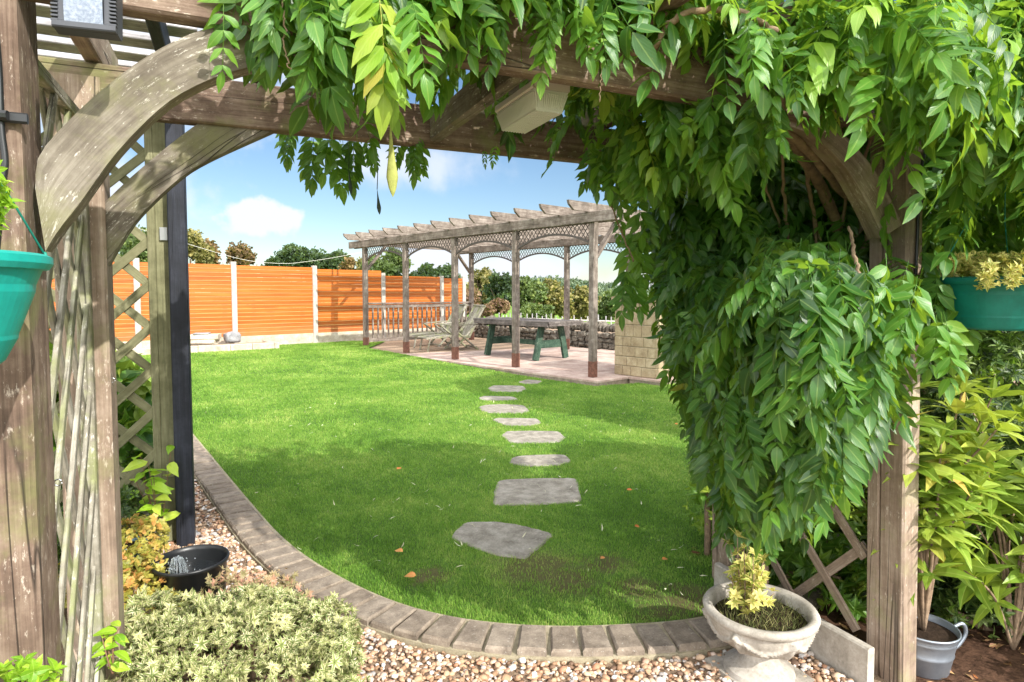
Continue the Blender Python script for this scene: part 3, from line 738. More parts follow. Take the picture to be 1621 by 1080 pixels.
def lounger(loc, ang, label):
    rt = thing('deck_chair', label, 'deck chair', (0, 0, 0), 'reclining wooden deck chairs on the patio'); G = M['wood_slat']
    def slats(x0, z0, x1, z1, n, wdt=.46):
        mb = MB(); p0 = np.array([x0, 0, z0]); p1 = np.array([x1, 0, z1]); d = (p1-p0)/np.linalg.norm(p1-p0); up = np.cross(d, [0, 1, 0])
        for y in (-wdt/2, wdt/2): mb.beam(p0+[0, y, 0], p1+[0, y, 0], .028, .05, up)
        return mb, p0, p1, up
    mb, p0, p1, up = slats(0, .30, .62, .34, 0)
    for k in range(11): q = p0+(p1-p0)*(k+.5)/11; mb.beam(q+[0, -.24, 0]-up*0, q+[0, .24, 0], .048, .022, up)
    part('leg_rest', mb, G, rt)
    mb, p0, p1, up = slats(.62, .34, 1.08, .30, 0, .5)
    for k in range(8): q = p0+(p1-p0)*(k+.5)/8; mb.beam(q+[0, -.26, 0], q+[0, .26, 0], .05, .022, up)
    part('seat', mb, G, rt)
    mb, p0, p1, up = slats(1.06, .30, 1.46, 1.0, 0, .46)
    for k in range(9): y = (k-4)*.05; mb.beam(p0+[0, y, 0]+(p1-p0)*.04, p1+[0, y, 0]-(p1-p0)*.02, .040, .022, up)
    mb.beam(p1+[0, -.25, 0], p1+[0, .25, 0], .03, .07, up); part('backrest', mb, G, rt)
    for y in (-.27, .27):
        part('armrest', MB().beam([.55, y, .56], [1.25, y, .60], .055, .024, (0, 0, 1)), G, rt)
        part('leg', MB().beam([.58, y*.95, .55], [1.28, y*.95, .0], .03, .065, (0, 1, 0)), G, rt)
        part('leg', MB().beam([1.22, y*.88, .58], [.66, y*.88, .0], .03, .065, (0, 1, 0)), G, rt)
        part('leg', MB().beam([.10, y*.8, .30], [.04, y*.8, .0], .026, .045, (0, 1, 0)), G, rt)
    part('stretcher', MB().beam([1.24, -.25, .06], [1.24, .25, .06], .03, .04), G, rt); part('stretcher', MB().beam([.70, -.25, .06], [.70, .25, .06], .03, .04), G, rt)
    rt.location = loc; rt.rotation_euler = (0, 0, ang); return rt
fA = at_d(646, 550, 14.55); fB = at_d(668, 552, 13.75)
lounger((fA[0], fA[1], .102), -YAW+R(36), 'reclining wooden deck chair with its foot end furthest left, nearer the railing')
lounger((fB[0], fB[1], .102), -YAW+R(32), 'reclining wooden deck chair in front, with its back just left of the table')

# ashlar pier
def pier():
    rt = thing('stone_pier', 'square buff stone block pier at the near corner of the patio', 'stone pier', tuple(PV(-.05, 1.2)))
    A = np.array([5.57, 8.38, .102]); a = A+W3*0; L1, L2, H = .78, 1.15, 1.17
    core = MB(); c = A-U3*L1/2+W3*L2/2; core.beam(c+Z3*.0, c+Z3*H, L2-.012, L1-.012, U3, .002, 1, .2)
    z = 0.; r = 0; rows = [.15, .15, .16, .15, .19, .21, .16]
    for hh in rows:
        for face in range(4):
            L = (L1, L2, L1, L2)[face]; o = (A, A-U3*L1, A-U3*L1+W3*L2, A+W3*L2)[face]; d = (-U3, W3, U3, -W3)[face]; n = (-W3, -U3, W3, U3)[face]
            s = 0.
            while s < L-.02:
                l = random.choice([.16, .24, .32, .2]); l = min(l, L-s)
                if L-s-l < .1: l = L-s
                p = o+d*(s+.004)+Z3*(z+hh/2)+n*(random.uniform(-.002, .003)-.025); q = o+d*(s+l-.004)+Z3*(z+hh/2)+n*(-.025)
                core.beam(p, q, .06, hh-.01, Z3, .007, 0, random.random()); s += l
        z += hh
    part('pier_body', core, [M['ashlar'], M['mortar']], rt)
    cp = MB().beam(c+Z3*z, c+Z3*(z+.07), L2+.10, L1+.10, U3, .012, 0, .5); part('cap_stone', cp, M['ashlar'], rt)
pier()

# dry stone wall
def rock(mb, c, size, rz=0, a=None, mi=0, amp=.13, V0=None):
    V0 = IV2 if V0 is None else V0
    F = IF2 if V0 is IV2 else IF3
    V = np.sign(V0)*np.abs(V0)**.62; V = V*(1+rng.normal(0, amp, (len(V), 1)))*np.array(size)/2*.92
    ca, sa = math.cos(rz), math.sin(rz); V = np.stack([V[:, 0]*ca-V[:, 1]*sa, V[:, 0]*sa+V[:, 1]*ca, V[:, 2]], 1)
    mb.add(V+np.asarray(c), F, V[:, :2], random.random() if a is None else a, mi)
def drywall():
    rt = thing('dry_stone_wall', 'low dark dry stone wall with upright coping behind the patio', 'stone wall', tuple(PV(3, 3.7)))
    mb = MB(); ang = math.atan2(U3[1], U3[0]); mb.beam(PV(-2.5, 4.06, .10), PV(8.9, 4.06, .10), .26, .44, Z3, .01, 0, .9)
    z = -.1
    while z < .32:
        u = -2.6
        while u < 8.9:
            l = random.uniform(.14, .34); hh = random.uniform(.09, .16)
            rock(mb, PV(u+l/2, 3.93+random.uniform(-.02, .02), z+.06), (l, .2, hh*1.12), ang); u += l*.97
        z += .115
    part('wall_body', mb, M['drystone'], rt)
    mb = MB(); u = -2.5
    while u < 8.8:
        l = random.uniform(.07, .13); hh = random.uniform(.16, .27)
        rock(mb, PV(u+l/2, 4.04, .37+hh/2), (l*1.1, .32, hh), ang+random.uniform(-.1, .1), random.uniform(0, .35)); u += l
    part('coping', mb, M['drystone'], rt)
drywall()
# low pale wall of the raised bed, boulder and stacked capstones at the far left
def bed():
    rt = thing('raised_bed_wall', 'low pale stone wall of a raised bed in front of the orange fence', 'stone wall', tuple(at_z(380, 552, 0)))
    a = at_z(200, 560, .1); a = a*0; p = at_d(286, 552, 12.9); q = at_d(441, 552, 14.0); mb = MB(); d = q-p; d[2] = 0; L = np.linalg.norm(d); d /= L
    p[2] = q[2] = 0; g = .1; s = -2.5
    while s < L-.05:
        l = min(random.uniform(.4, .7), L-s); c = p+d*(s+.005)
        mb.beam(c+Z3*(g+.10), p+d*(s+l-.005)+Z3*(g+.10), .16, .18, Z3, .015, 0, random.random()*.4); s += l
    nrm = np.array([-d[1], d[0], 0]); mb.beam(q+Z3*(g+.10)+nrm*.09-d*.08, q+Z3*(g+.10)+nrm*1.1-d*.08, .16, .18, Z3, .015, 0, .2)
    part('wall_body', mb, M['paleblock'], rt)
    mb = MB(); V = [p-d*2.6+Z3*(g+.15), p+d*(L-.1)+Z3*(g+.15), p+d*(L-.1)+nrm*1.3+Z3*(g+.15), p-d*2.6+nrm*1.9+Z3*(g+.15)]
    part('soil_fill', mb.add(V, [(0, 1, 2, 3)]), M['gravel_base'], rt)
    mb = MB(); b = at_d(368, 537, 13.75); rock(mb, (b[0], b[1], .42), (.36, .3, .27), .3, .2, V0=IV3, amp=.05)
    tag(mb.build('boulder', M['darkstone'], None, True), 'rounded grey boulder in front of a fence post', 'boulder')
    st = thing('stone_stack', 'small stack of flat pale stones with a dark slate on top', 'stone pile', tuple(at_d(322, 535, 13.3))); b = at_d(324, 535, 13.35)
    for k, (w_, zz) in enumerate(((.50, .36), (.60, .46), (.30, .53))):
        mb = MB(); mb.box((b[0]-(.05 if k == 2 else 0), b[1], zz), (w_, .35, (.09, .11, .03)[k]), -.3+.1*k, .02, 0, .1); part('flat_stone', mb, M['paleblock' if k < 2 else 'darkstone'], st)
bed()

# ------------------------------------------------------------------ foreground pergola
Y0, Y1 = 1.375, 2.19; XL, XR = -.335, 2.06; ZB = 1.93
def pergola():
    rt = thing('timber_archway', 'close weathered brown timber pergola archway with curved braces framing the lawn', 'pergola', ((XL+XR)/2, (Y0+Y1)/2, 0))
    WBn, WP, WM = M['wood_brown'], M['wood_post'], M['wood_moss']
    # posts (left pair then right pair)
    for x, y, mt, w, dp, ln in ((XL-.075, Y0+.07, WBn, .15, .14, 0), (XL-.068, Y1+.05, WP, .13, .11, 0), (XR+.043, Y0+.045, WP, .085, .09, .065), (XR+.055, Y1+.05, WP, .11, .11, .03)):
        mb = MB().beam([x+ln, y, -.02], [x, y, 2.03], w, dp, (0, 1, 0), .007); part('post', mb, mt, rt)
    # second timber bolted behind the right post, giving its long side the seam
    part('post', MB().beam([XR+.108, Y0+.116, -.02], [XR+.043, Y0+.116, 1.95], .082, .048, (0, 1, 0), .006), WP, rt)
    # beams
    for y in (Y0-.005, Y1+.0):
        part('beam', MB().beam([XL-.55, y+.025, ZB+.07], [XR+.75, y+.025, ZB+.07], .05, .145, (0, 0, 1), .006), WBn, rt)
    part('beam', MB().beam([XL-.5, Y0+.10, ZB+.14], [XR+.7, Y0+.10, ZB+.14], .045, .12, (0, 0, 1), .006), WBn, rt)
    # rafters along Y
    for x in (-.82, -.36, .10, .53, .97, 1.42, 1.85, 2.3):
        part('rafter', MB().beam([x, Y0-.28, ZB+.21], [x, Y1+.34, ZB+.21], .045, .12, (0, 0, 1), .006), WBn if x > -.3 else M['wood_post'], rt)
    # noggin that carries the bulkhead lamp
    part('noggin', MB().beam([.675, Y0+.05, ZB+.055], [.675, Y1-.02, ZB+.055], .04, .09, (0, 0, 1), .005), WM, rt)
    # curved braces
    def brace(up, lo, Y, th, mat):
        u = catmull([at_y(a, b, Y) for a, b in up], 6); l = catmull([at_y(a, b, Y) for a, b in lo], 6)
        n = min(len(u), len(l)); ui = np.linspace(0, 1, 24)
        def rs(P):
            s = np.concatenate([[0], np.cumsum(np.linalg.norm(np.diff(P, axis=0), axis=1))]); s /= s[-1]
            return np.stack([np.interp(ui, s, P[:, k]) for k in range(3)], 1)
        mb = MB().poly((rs(u), rs(l)), (0, th, 0), 0, random.random()); part('curved_brace', mb, mat, rt)
    brace([(56, 300), (62, 246), (111, 189), (155, 148), (222, 96), (296, 56), (370, 34), (470, 10)], [(72, 398), (92, 365), (126, 322), (185, 241), (259, 167), (322, 130), (389, 107), (478, 84)], Y0+.02, .055, WM)
    brace([(164, 322), (207, 281), (259, 237), (307, 200), (335, 183), (372, 166)], [(168, 425), (190, 386), (222, 341), (281, 285), (333, 252), (441, 203)], Y1+.01, .055, WM)
    brace([(1225, 158), (1306, 190), (1364, 243), (1402, 299), (1428, 356)], [(1205, 186), (1284, 214), (1336, 262), (1370, 318), (1398, 376)], Y0+.02, .055, WP)
    brace([(1010, 236), (1070, 262), (1110, 300), (1150, 372)], [(985, 250), (1048, 286), (1090, 330), (1128, 400)], Y1+.01, .055, WP)
    # left trellis: fine, lichen covered, seen almost along its face
    def trellis(x, y0, y1, z0, z1, sp, sw, th, mat, fm, nm, frame=True):
        mb = MB(); H = z1-z0; Wd = y1-y0; SLP = .58 if x < 0 else .95
        for sgn, off in ((1, th), (-1, 0.)) if x < 0 else ((1, 0.), (-1, th)):
            c = -H*1.2
            while c < Wd+H*1.2:
                # line y = y0 + c + sgn * t * .75
                ts = []
                for t in np.linspace(0, H, 120):
                    yy = c+sgn*t*SLP
                    if 0 <= yy <= Wd: ts.append(t)
                if len(ts) > 2:
                    a, b = ts[0], ts[-1]; j = random.uniform(-.004, .004)
                    mb.beam([x+off, y0+c+sgn*a*SLP, z0+a], [x+off+j, y0+c+sgn*b*SLP, z0+b], sw, th*.92, (1, 0, 0), .002)
                c += sp
        o = part('trellis_panel', mb, mat, rt)
        if frame:
            fb = MB()
            for y in (y0, y1): fb.beam([x+th/2, y, z0], [x+th/2, y, z1], .035, th*3.0, (1, 0, 0), .003)
            for z in (z0, z1): fb.beam([x+th/2, y0, z], [x+th/2, y1, z], th*2.6, .035, (0, 0, 1), .003)
            part('frame', fb, fm, o)
    trellis(XL-.065, Y0+.16, Y1-.02, .03, 1.90, .15, .026, .012, M['wood_slat'], M['wood_slat'], 'l')
    trellis(XR+.075, Y0+.16, Y1-.02, .12, 1.85, .30, .036, .014, M['wood_post'], M['wood_post'], 'r', False)
    # board along the foot of the right trellis
    part('foot_board', MB().beam([XR-.03, Y0+.05, .065], [XR-.03, Y1+.0, .065], .035, .17, (0, 0, 1), .006, 0, .1), M['cast_stone'], rt)
    # small screw eyes in the left posts
    for a, b, Y in ((92, 764, Y0+.2), (178, 602, Y1+.02)):
        p = at_y(a, b, Y); th = np.linspace(0, 2*math.pi, 12); mb = MB().tube([p+np.array([.007*math.cos(t), 0, .007*math.sin(t)]) for t in th], .0016, 6); part('screw_eye', mb, M['steel'], rt, True)
pergola()

# black framed neighbour structure behind, with slatted roof
def blackframe():
    rt = thing('black_framed_screen', 'black timber frame with bleached slatted roof and green trellis, left of the lawn', 'garden screen', (-.3, 3.85, 0))
    BP = M['black_paint']; b = at_z(290, 868, 0); bx, by = -.262, 3.86
    for x, y, w, h in ((bx, by, .088, .125), (-1.62, 3.98, .11, .11), (bx, 2.62, .10, .10)):
        if y < 3: continue
        part('post', MB().beam([x, y, 0], [x, y, 2.55], w, h, (0, 1, 0), .006), BP, rt)
    part('beam', MB().beam([bx, 2.35, 2.52], [bx, 4.25, 2.52], .05, .12), BP, rt)
    part('beam', MB().beam([-1.62, 2.35, 2.52], [-1.62, 4.25, 2.52], .05, .12), BP, rt)
    for k in range(9):
        y = 2.42+k*.22; part('roof_slat', MB().beam([-2.2, y, 2.61], [-.12, y, 2.61], .13, .028, Z3, .004), M['grey_slat'], rt)
    # trellis 2: frontal panel with wide green laths
    x0, x1, z0, z1 = -1.52, bx-.075, .16, 2.40; y = 3.90; mb = MB(); H = z1-z0; Wd = x1-x0
    for sgn, off in ((1, 0.), (-1, .014)):
        c = -H*1.2
        while c < Wd+H*1.2:
            ts = [t for t in np.linspace(0, H, 160) if 0 <= c+sgn*t*1.05 <= Wd]
            if len(ts) > 2:
                a, b_ = ts[0], ts[-1]; mb.beam([x0+c+sgn*a*1.05, y+off, z0+a], [x0+c+sgn*b_*1.05, y+off, z0+b_], .045, .013, (0, 1, 0), .002)
            c += .245
    o = part('trellis_panel', mb, M['wood_green'], rt); fb = MB()
    for x in (x0, x1): fb.beam([x, y+.007, .02], [x, y+.007, z1], .07, .05, (0, 1, 0), .004)
    fb.beam([x1-.055, y+.0, .02], [x1-.055, y+.0, z1], .04, .035, (0, 1, 0), .004)
    for z in (z0, z1): fb.beam([x0, y+.007, z], [x1, y+.007, z], .045, .05)
    part('frame', fb, M['wood_green'], o)
    for z in (1.72, .42): part('fixing_plate', MB().box((x1+.005, y-.032, z), (.035, .004, .07), 0, .001), M['steel'], rt)
blackframe()

# ------------------------------------------------------------------ lamps and cables
def floodlight():
    c = at_y(141, 14, Y0-.10); rt = thing('flood_light', 'square charcoal flood lamp with ribbed sides fixed to the archway beam', 'flood light', tuple(c))
    th = R(28); ax = np.array([math.cos(R(-8)), math.sin(R(-8)), 0]); dn = np.array([0, -.10, -1.]); dn /= np.linalg.norm(dn); n = np.cross(ax, dn); n = -n if n[1] > 0 else n
    part('casing', MB().beam(c-ax*.046+n*.004, c+ax*.046, .034, .092, dn, .006), M['blackc'], rt)
    q = c+n*.020; fr = MB()
    for s in (-1, 1): fr.beam(q+ax*.033*s-dn*.044, q+ax*.033*s+dn*.044, .006, .012, ax, .002)
    for s in (-1, 1): fr.beam(q-ax*.046+dn*.041*s, q+ax*.046+dn*.041*s, .010, .012, dn, .002)
    for s in (-1, 1):
        for k in range(12): fr.beam(q+ax*s*.037-dn*(.036-k*.0065), q+ax*s*.047-dn*(.036-k*.0065), .010, .0035, dn, .0005)
    part('ribbed_frame', fr, M['blackc'], rt)
    xs_ = np.linspace(-1, 1, 9); V = []; 
    for sx in (-1, 1):
        for t in xs_: V.append(q+ax*.028*sx+dn*.040*t+n*(.004+.004*(1-t*t)))
    F = [(i, i+1, 9+i+1, 9+i) for i in range(8)]; part('lens', MB().add(V, F), M['lens'], rt, True)
    pts = [c-n*.02+ax*-.03, c-n*.05-Z3*.01+ax*-.05, np.array([c[0]-.05, Y0-.03, c[2]+.03])]; part('bracket', MB().tube(pts, .008, 8), M['blackc'], rt, True)
floodlight()
def bulkhead():
    c = np.array([.80, Y0+.30, ZB-.03]); rt = thing('bulkhead_lamp', 'clear ribbed glass bulkhead lamp fixed under the timber between the beams', 'lamp', tuple(c))
    y0, y1 = Y0+.16, Y0+.42; x0, x1 = c[0]-.045, c[0]+.060
    part('base_plate', MB().beam([(x0+x1)/2, y0, ZB+.034], [(x0+x1)/2, y1, ZB+.034], x1-x0+.012, .022, Z3, .004), plain('off white lamp base', (196, 188, 176), .5), rt)
    mb = MB(); zt, zb = ZB+.022, ZB-.032; k = .012
    T = [(x0, y0, zt), (x1, y0, zt), (x1, y1, zt), (x0, y1, zt)]; B = [(x0+k, y0+k, zb), (x1-k, y0+k, zb), (x1-k, y1-k, zb), (x0+k, y1-k, zb)]
    mb.add(T+B, [(0, 4, 5, 1), (1, 5, 6, 2), (2, 6, 7, 3), (3, 7, 4, 0), (4, 7, 6, 5)])
    for i in range(15):
        f = (i+.5)/15; a = np.array(T[0])*(1-f)+np.array(T[1])*f; b = np.array(B[0])*(1-f)+np.array(B[1])*f; mb.tube([a+[0, -.001, -.008], b+[0, -.001, .006]], .0026, 6)
    for i in range(30):
        f = (i+.5)/30; a = np.array(T[0])*(1-f)+np.array(T[3])*f; b = np.array(B[0])*(1-f)+np.array(B[3])*f; mb.tube([a+[-.001, 0, -.008], b+[-.001, 0, .006]], .002, 5)
    for i in range(9): x = x0+k+(x1-x0-2*k)*(i+.5)/9; mb.tube([(x, y0+k, zb), (x, y1-k, zb)], .0022, 5)
    part('ribbed_cover', mb, M['glass'], rt)
    part('reflector', MB().beam([(x0+x1)/2, y0+.02, zt-.02], [(x0+x1)/2, y1-.02, zt-.02], .06, .012), M['white'], rt)
bulkhead()
def cable(name, label, pts, r, clips=()):
    rt = thing(name, label, 'cable', tuple(pts[0])); part('cable_run', MB().tube(catmull(pts, 6), r, 8), M['blackp'], rt, True)
    for c in clips: part('clip', MB().box(c, (.05, .012, .018), 0, .003).tube([np.array(c)+[-.03, -.008, 0], np.array(c)+[.0, -.012, 0]], .009, 8), M['blackp'], rt)
yb = Y0-.012
cable('power_cable', 'black cable clipped down the left archway post behind the teal basket', [at_y(-10, 20, yb), at_y(-2, 110, yb), at_y(2, 200, yb), at_y(8, 255, yb), at_y(4, 290, yb), at_y(-8, 420, yb)], .0055, [at_y(16, 186, yb)])
yr = Y0-.006
cable('power_cable', 'black cable clipped to the outer edge of the right archway post', [at_y(1476, 215, yr), at_y(1462, 250, yr), at_y(1456, 290, yr), at_y(1452, 380, yr), at_y(1448, 470, yr)], .005, [at_y(1452, 322, yr)])

# ------------------------------------------------------------------ leaf templates
def leaflet(n=5, w=.34, fold=.18, curl=.25, wavy=.03, tip=1.7):
    """a pointed leaf, length 1 along y"""
    ys = np.linspace(0, 1, n+1); V = []; U = []; idx = []
    for i, y in enumerate(ys):
        hw = w/2*math.sin(math.pi*min(1, y**.8))**.85 if 0 < y < 1 else 0
        if y > .6: hw *= (1-((y-.6)/.4))**.25
        z = -curl*y*y
        if hw < 1e-4: idx.append((len(V),)); V.append((0, y, z)); U.append((0, y))
        else:
            wz = wavy*random.uniform(-1, 1); wz2 = wavy*random.uniform(-1, 1)
            idx.append((len(V), len(V)+1, len(V)+2)); V += [(-hw, y, z+fold*hw+wz), (0, y, z), (hw, y, z+fold*hw+wz2)]; U += [(-.5*hw/(w/2), y), (0, y), (.5*hw/(w/2), y)]
    T = []; Q = []
    for a, b in zip(idx[:-1], idx[1:]):
        if len(a) == 1 and len(b) == 3: T += [(a[0], b[1], b[0]), (a[0], b[2], b[1])]
        elif len(a) == 3 and len(b) == 1: T += [(a[0], a[1], b[0]), (a[1], a[2], b[0])]
        else: Q += [(a[0], a[1], b[1], b[0]), (a[1], a[2], b[2], b[1])]
    return np.array(V, float), [np.array(T), np.array(Q)], np.array(U), 0.
def merge(items):
    """items: (template, frame 3x3, scale, T, da) -> one template"""
    V = []; Fs = {3: [], 4: []}; U = []; A = []; n = 0
    for t, fr, sc, T, da in items:
        v = t[0] @ (fr*sc).T + T; V.append(v); U.append(t[2]); A.append(np.full(len(v), da))
        for f in (t[1] if isinstance(t[1], list) else [t[1]]):
            if len(f): Fs[f.shape[1]].append(np.asarray(f)+n)
        n += len(v)
    return np.concatenate(V), [np.concatenate(x) for x in Fs.values() if x], np.concatenate(U), np.concatenate(A)
def stick(p, q, r):
    mb = MB().tube([p, q], [r, r*.7], 3, cap=False); return (np.concatenate(mb.V), [f for f in mb.F], np.full((len(mb.V[0]), 2), .4), 0.)
def fr1(y, z): return rot_frame(np.array([y], float), np.array([z], float))[0]
def compound(pairs=5, L=.24, ll=.085, droop=.35):
    items = []; prev = np.zeros(3); I = np.eye(3); th = 0
    lf = [leaflet(5, random.uniform(.34, .46), random.uniform(.05, .45), random.uniform(-.1, .7), .05) for _ in range(5)]
    pts = []
    for i in range(pairs*3+1):
        t = i/(pairs*3); a = -droop*t*1.6; pts.append(np.array([0, L*t*math.cos(a*.5), L*t*math.sin(a*.6)]))
    for a, b in zip(pts[:-1:3], pts[3::3]): items.append((stick(a, b, .0016), I, 1., np.zeros(3), .05))
    for k in range(1, pairs+1):
        p = pts[min(len(pts)-1, int(len(pts)*(.22+.70*(k-1)/max(1, pairs-1))))]; tt = k/pairs
        for s in (-1, 1):
            fwd = .55+.5*tt+random.uniform(-.15, .15); y = np.array([s*1.0, fwd, -.35+random.uniform(-.35, .2)]); z = np.array([s*random.uniform(-.1, .35), -.2, 1.])
            l = ll*(.78+.35*math.sin(math.pi*min(1, tt*.8+.15)))*random.uniform(.88, 1.1); items.append((random.choice(lf), fr1(y, z), l, p, random.uniform(-.06, .06)))
    items.append((random.choice(lf), fr1((random.uniform(-.2, .2), 1, -.5), (0, .2, 1)), ll*1.12, pts[-1], 0.))
    return merge(items)
random.seed(11)
WIS = [compound(random.choice([4, 5, 6, 6, 7]), random.uniform(.18, .27), random.uniform(.060, .092), random.uniform(.1, .9)) for _ in range(14)]
LEAF1 = [leaflet(4, random.uniform(.3, .5), .2, random.uniform(.0, .5), .03) for _ in range(4)]
def whorl(n, w, l, up=.5, curl=.3, seg=4, twolayer=False):
    it = []
    for k in range(n):
        a = 2*math.pi*k/n+random.uniform(-.25, .25); u = up+random.uniform(-.25, .25); y = np.array([math.cos(a), math.sin(a), u])
        it.append((leaflet(seg, w*random.uniform(.85, 1.15), .2, curl*random.uniform(.4, 1.4), .02), fr1(y, (0, 0, 1)), l*random.uniform(.7, 1.1), np.array([0, 0, 0.]), random.uniform(-.12, .12)))
    it.append((leaflet(3, w, .2, .1, .0), fr1((.1, .2, 1), (1, 0, 0)), l*.55, np.zeros(3), .1)); return merge(it)

WCLEAR = [  # (polygon in the photograph, only in front of this depth): openings where no spray hangs
 ([(-500, -200), (318, -200), (318, 60), (345, 100), (400, 150), (425, 215), (520, 200), (600, 165), (640, 200), (700, 165), (745, 118), (760, 250), (1000, 262), (980, 440), (1010, 500), (1050, 600), (1105, 720), (1118, 850), (1200, 878), (1290, 842), (1345, 815), (1352, 735), (1392, 690), (1430, 640), (1480, 590), (1520, 540), (1900, 540), (1900, 1500), (-500, 1500)], 9),
 ([(738, 76), (830, 70), (960, 84), (1160, 120), (1250, 178), (1150, 172), (990, 152), (738, 122)], 1.75),
 ([(755, 95), (915, 110), (925, 235), (755, 235)], 2.05), ([(740, 110), (1000, 150), (1000, 262), (740, 226)], 1.9), ([(900, 225), (1000, 235), (1000, 262), (900, 250)], 1.9),
 ([(1235, 160), (1330, 175), (1410, 235), (1462, 340), (1455, 400), (1365, 395), (1290, 300), (1230, 225)], 1.95), ([(1422, 215), (1482, 215), (1482, 375), (1422, 375)], 2.15), ([(1235, 205), (1330, 250), (1370, 360), (1290, 360)], 2.2),
 ([(1462, 392), (1700, 392), (1700, 575), (1462, 575)], 2.3), ([(1555, 230), (1640, 230), (1640, 410), (1570, 410)], 2.1), ([(985, 60), (1060, 20), (1175, 5), (1180, 30), (1065, 45), (1010, 92)], 1.6)]
def wis_ok(p, tip):
    ok = np.ones(len(p), bool)
    for f in (0., .3, .55, .8, 1.):
        q = p+(tip-p)*f; x, y, zc = project(q); dep = q @ VX
        for P, dm in WCLEAR: ok &= ~(inpoly(x, y, P) & (zc > 0) & (dep < dm))
    return ok
def blob_leaves(mb, blobs, tmpl, density, size, var, down=.8, out=.55, jit=.35, shell=(.7, 1.06), gate=None, up=None, mi=0, keep=.78):
    B = [(np.asarray(c, float), np.asarray(r, float)*np.ones(3)) for c, r in blobs]
    for bi, (c, r) in enumerate(B):
        N = int(density*4*math.pi*(r[0]*r[1]*r[2])**(2/3.)); u = rng.normal(0, 1, (N, 3)); u /= np.linalg.norm(u, axis=1, keepdims=True)
        p = c+u*r*rng.uniform(*shell, (N, 1)); k = np.ones(N, bool)
        for bj, (c2, r2) in enumerate(B):
            if bj != bi: k &= (((p-c2)/(r2*keep))**2).sum(1) > 1
        k &= np.linalg.norm(p-EYE, axis=1) > .62
        p = p[k]; nrm = u[k]/r; nrm /= np.linalg.norm(nrm, axis=1, keepdims=True); N = len(p)
        if not N: continue
        size_ = size
        y = nrm*out+np.array([0, 0, -down])+rng.normal(0, jit, (N, 3)); z = nrm*.9+np.array([0, 0, .7 if up is None else up])+rng.normal(0, .25, (N, 3))
        if gate is True:
            k = wis_ok(p, p+y/np.linalg.norm(y, axis=1, keepdims=True)*.36*size); p, nrm, y, z = p[k], nrm[k], y[k], z[k]; N = len(p)
            if not N: continue
        v = var(p, nrm, N) if callable(var) else rng.uniform(*var, N)
        mb.scatter(tmpl, rng.integers(0, len(tmpl), N), rot_frame(y, z), p, rng.uniform(.75, 1.15, N)*size, v, mi)
def bl(px, py, d, rx, rz=None, ry=None):
    s = d/FPX; c = at_d(px, py, d); rz = rx if rz is None else rz; return (c, (rx*s, (ry if ry else rx)*s, rz*s))

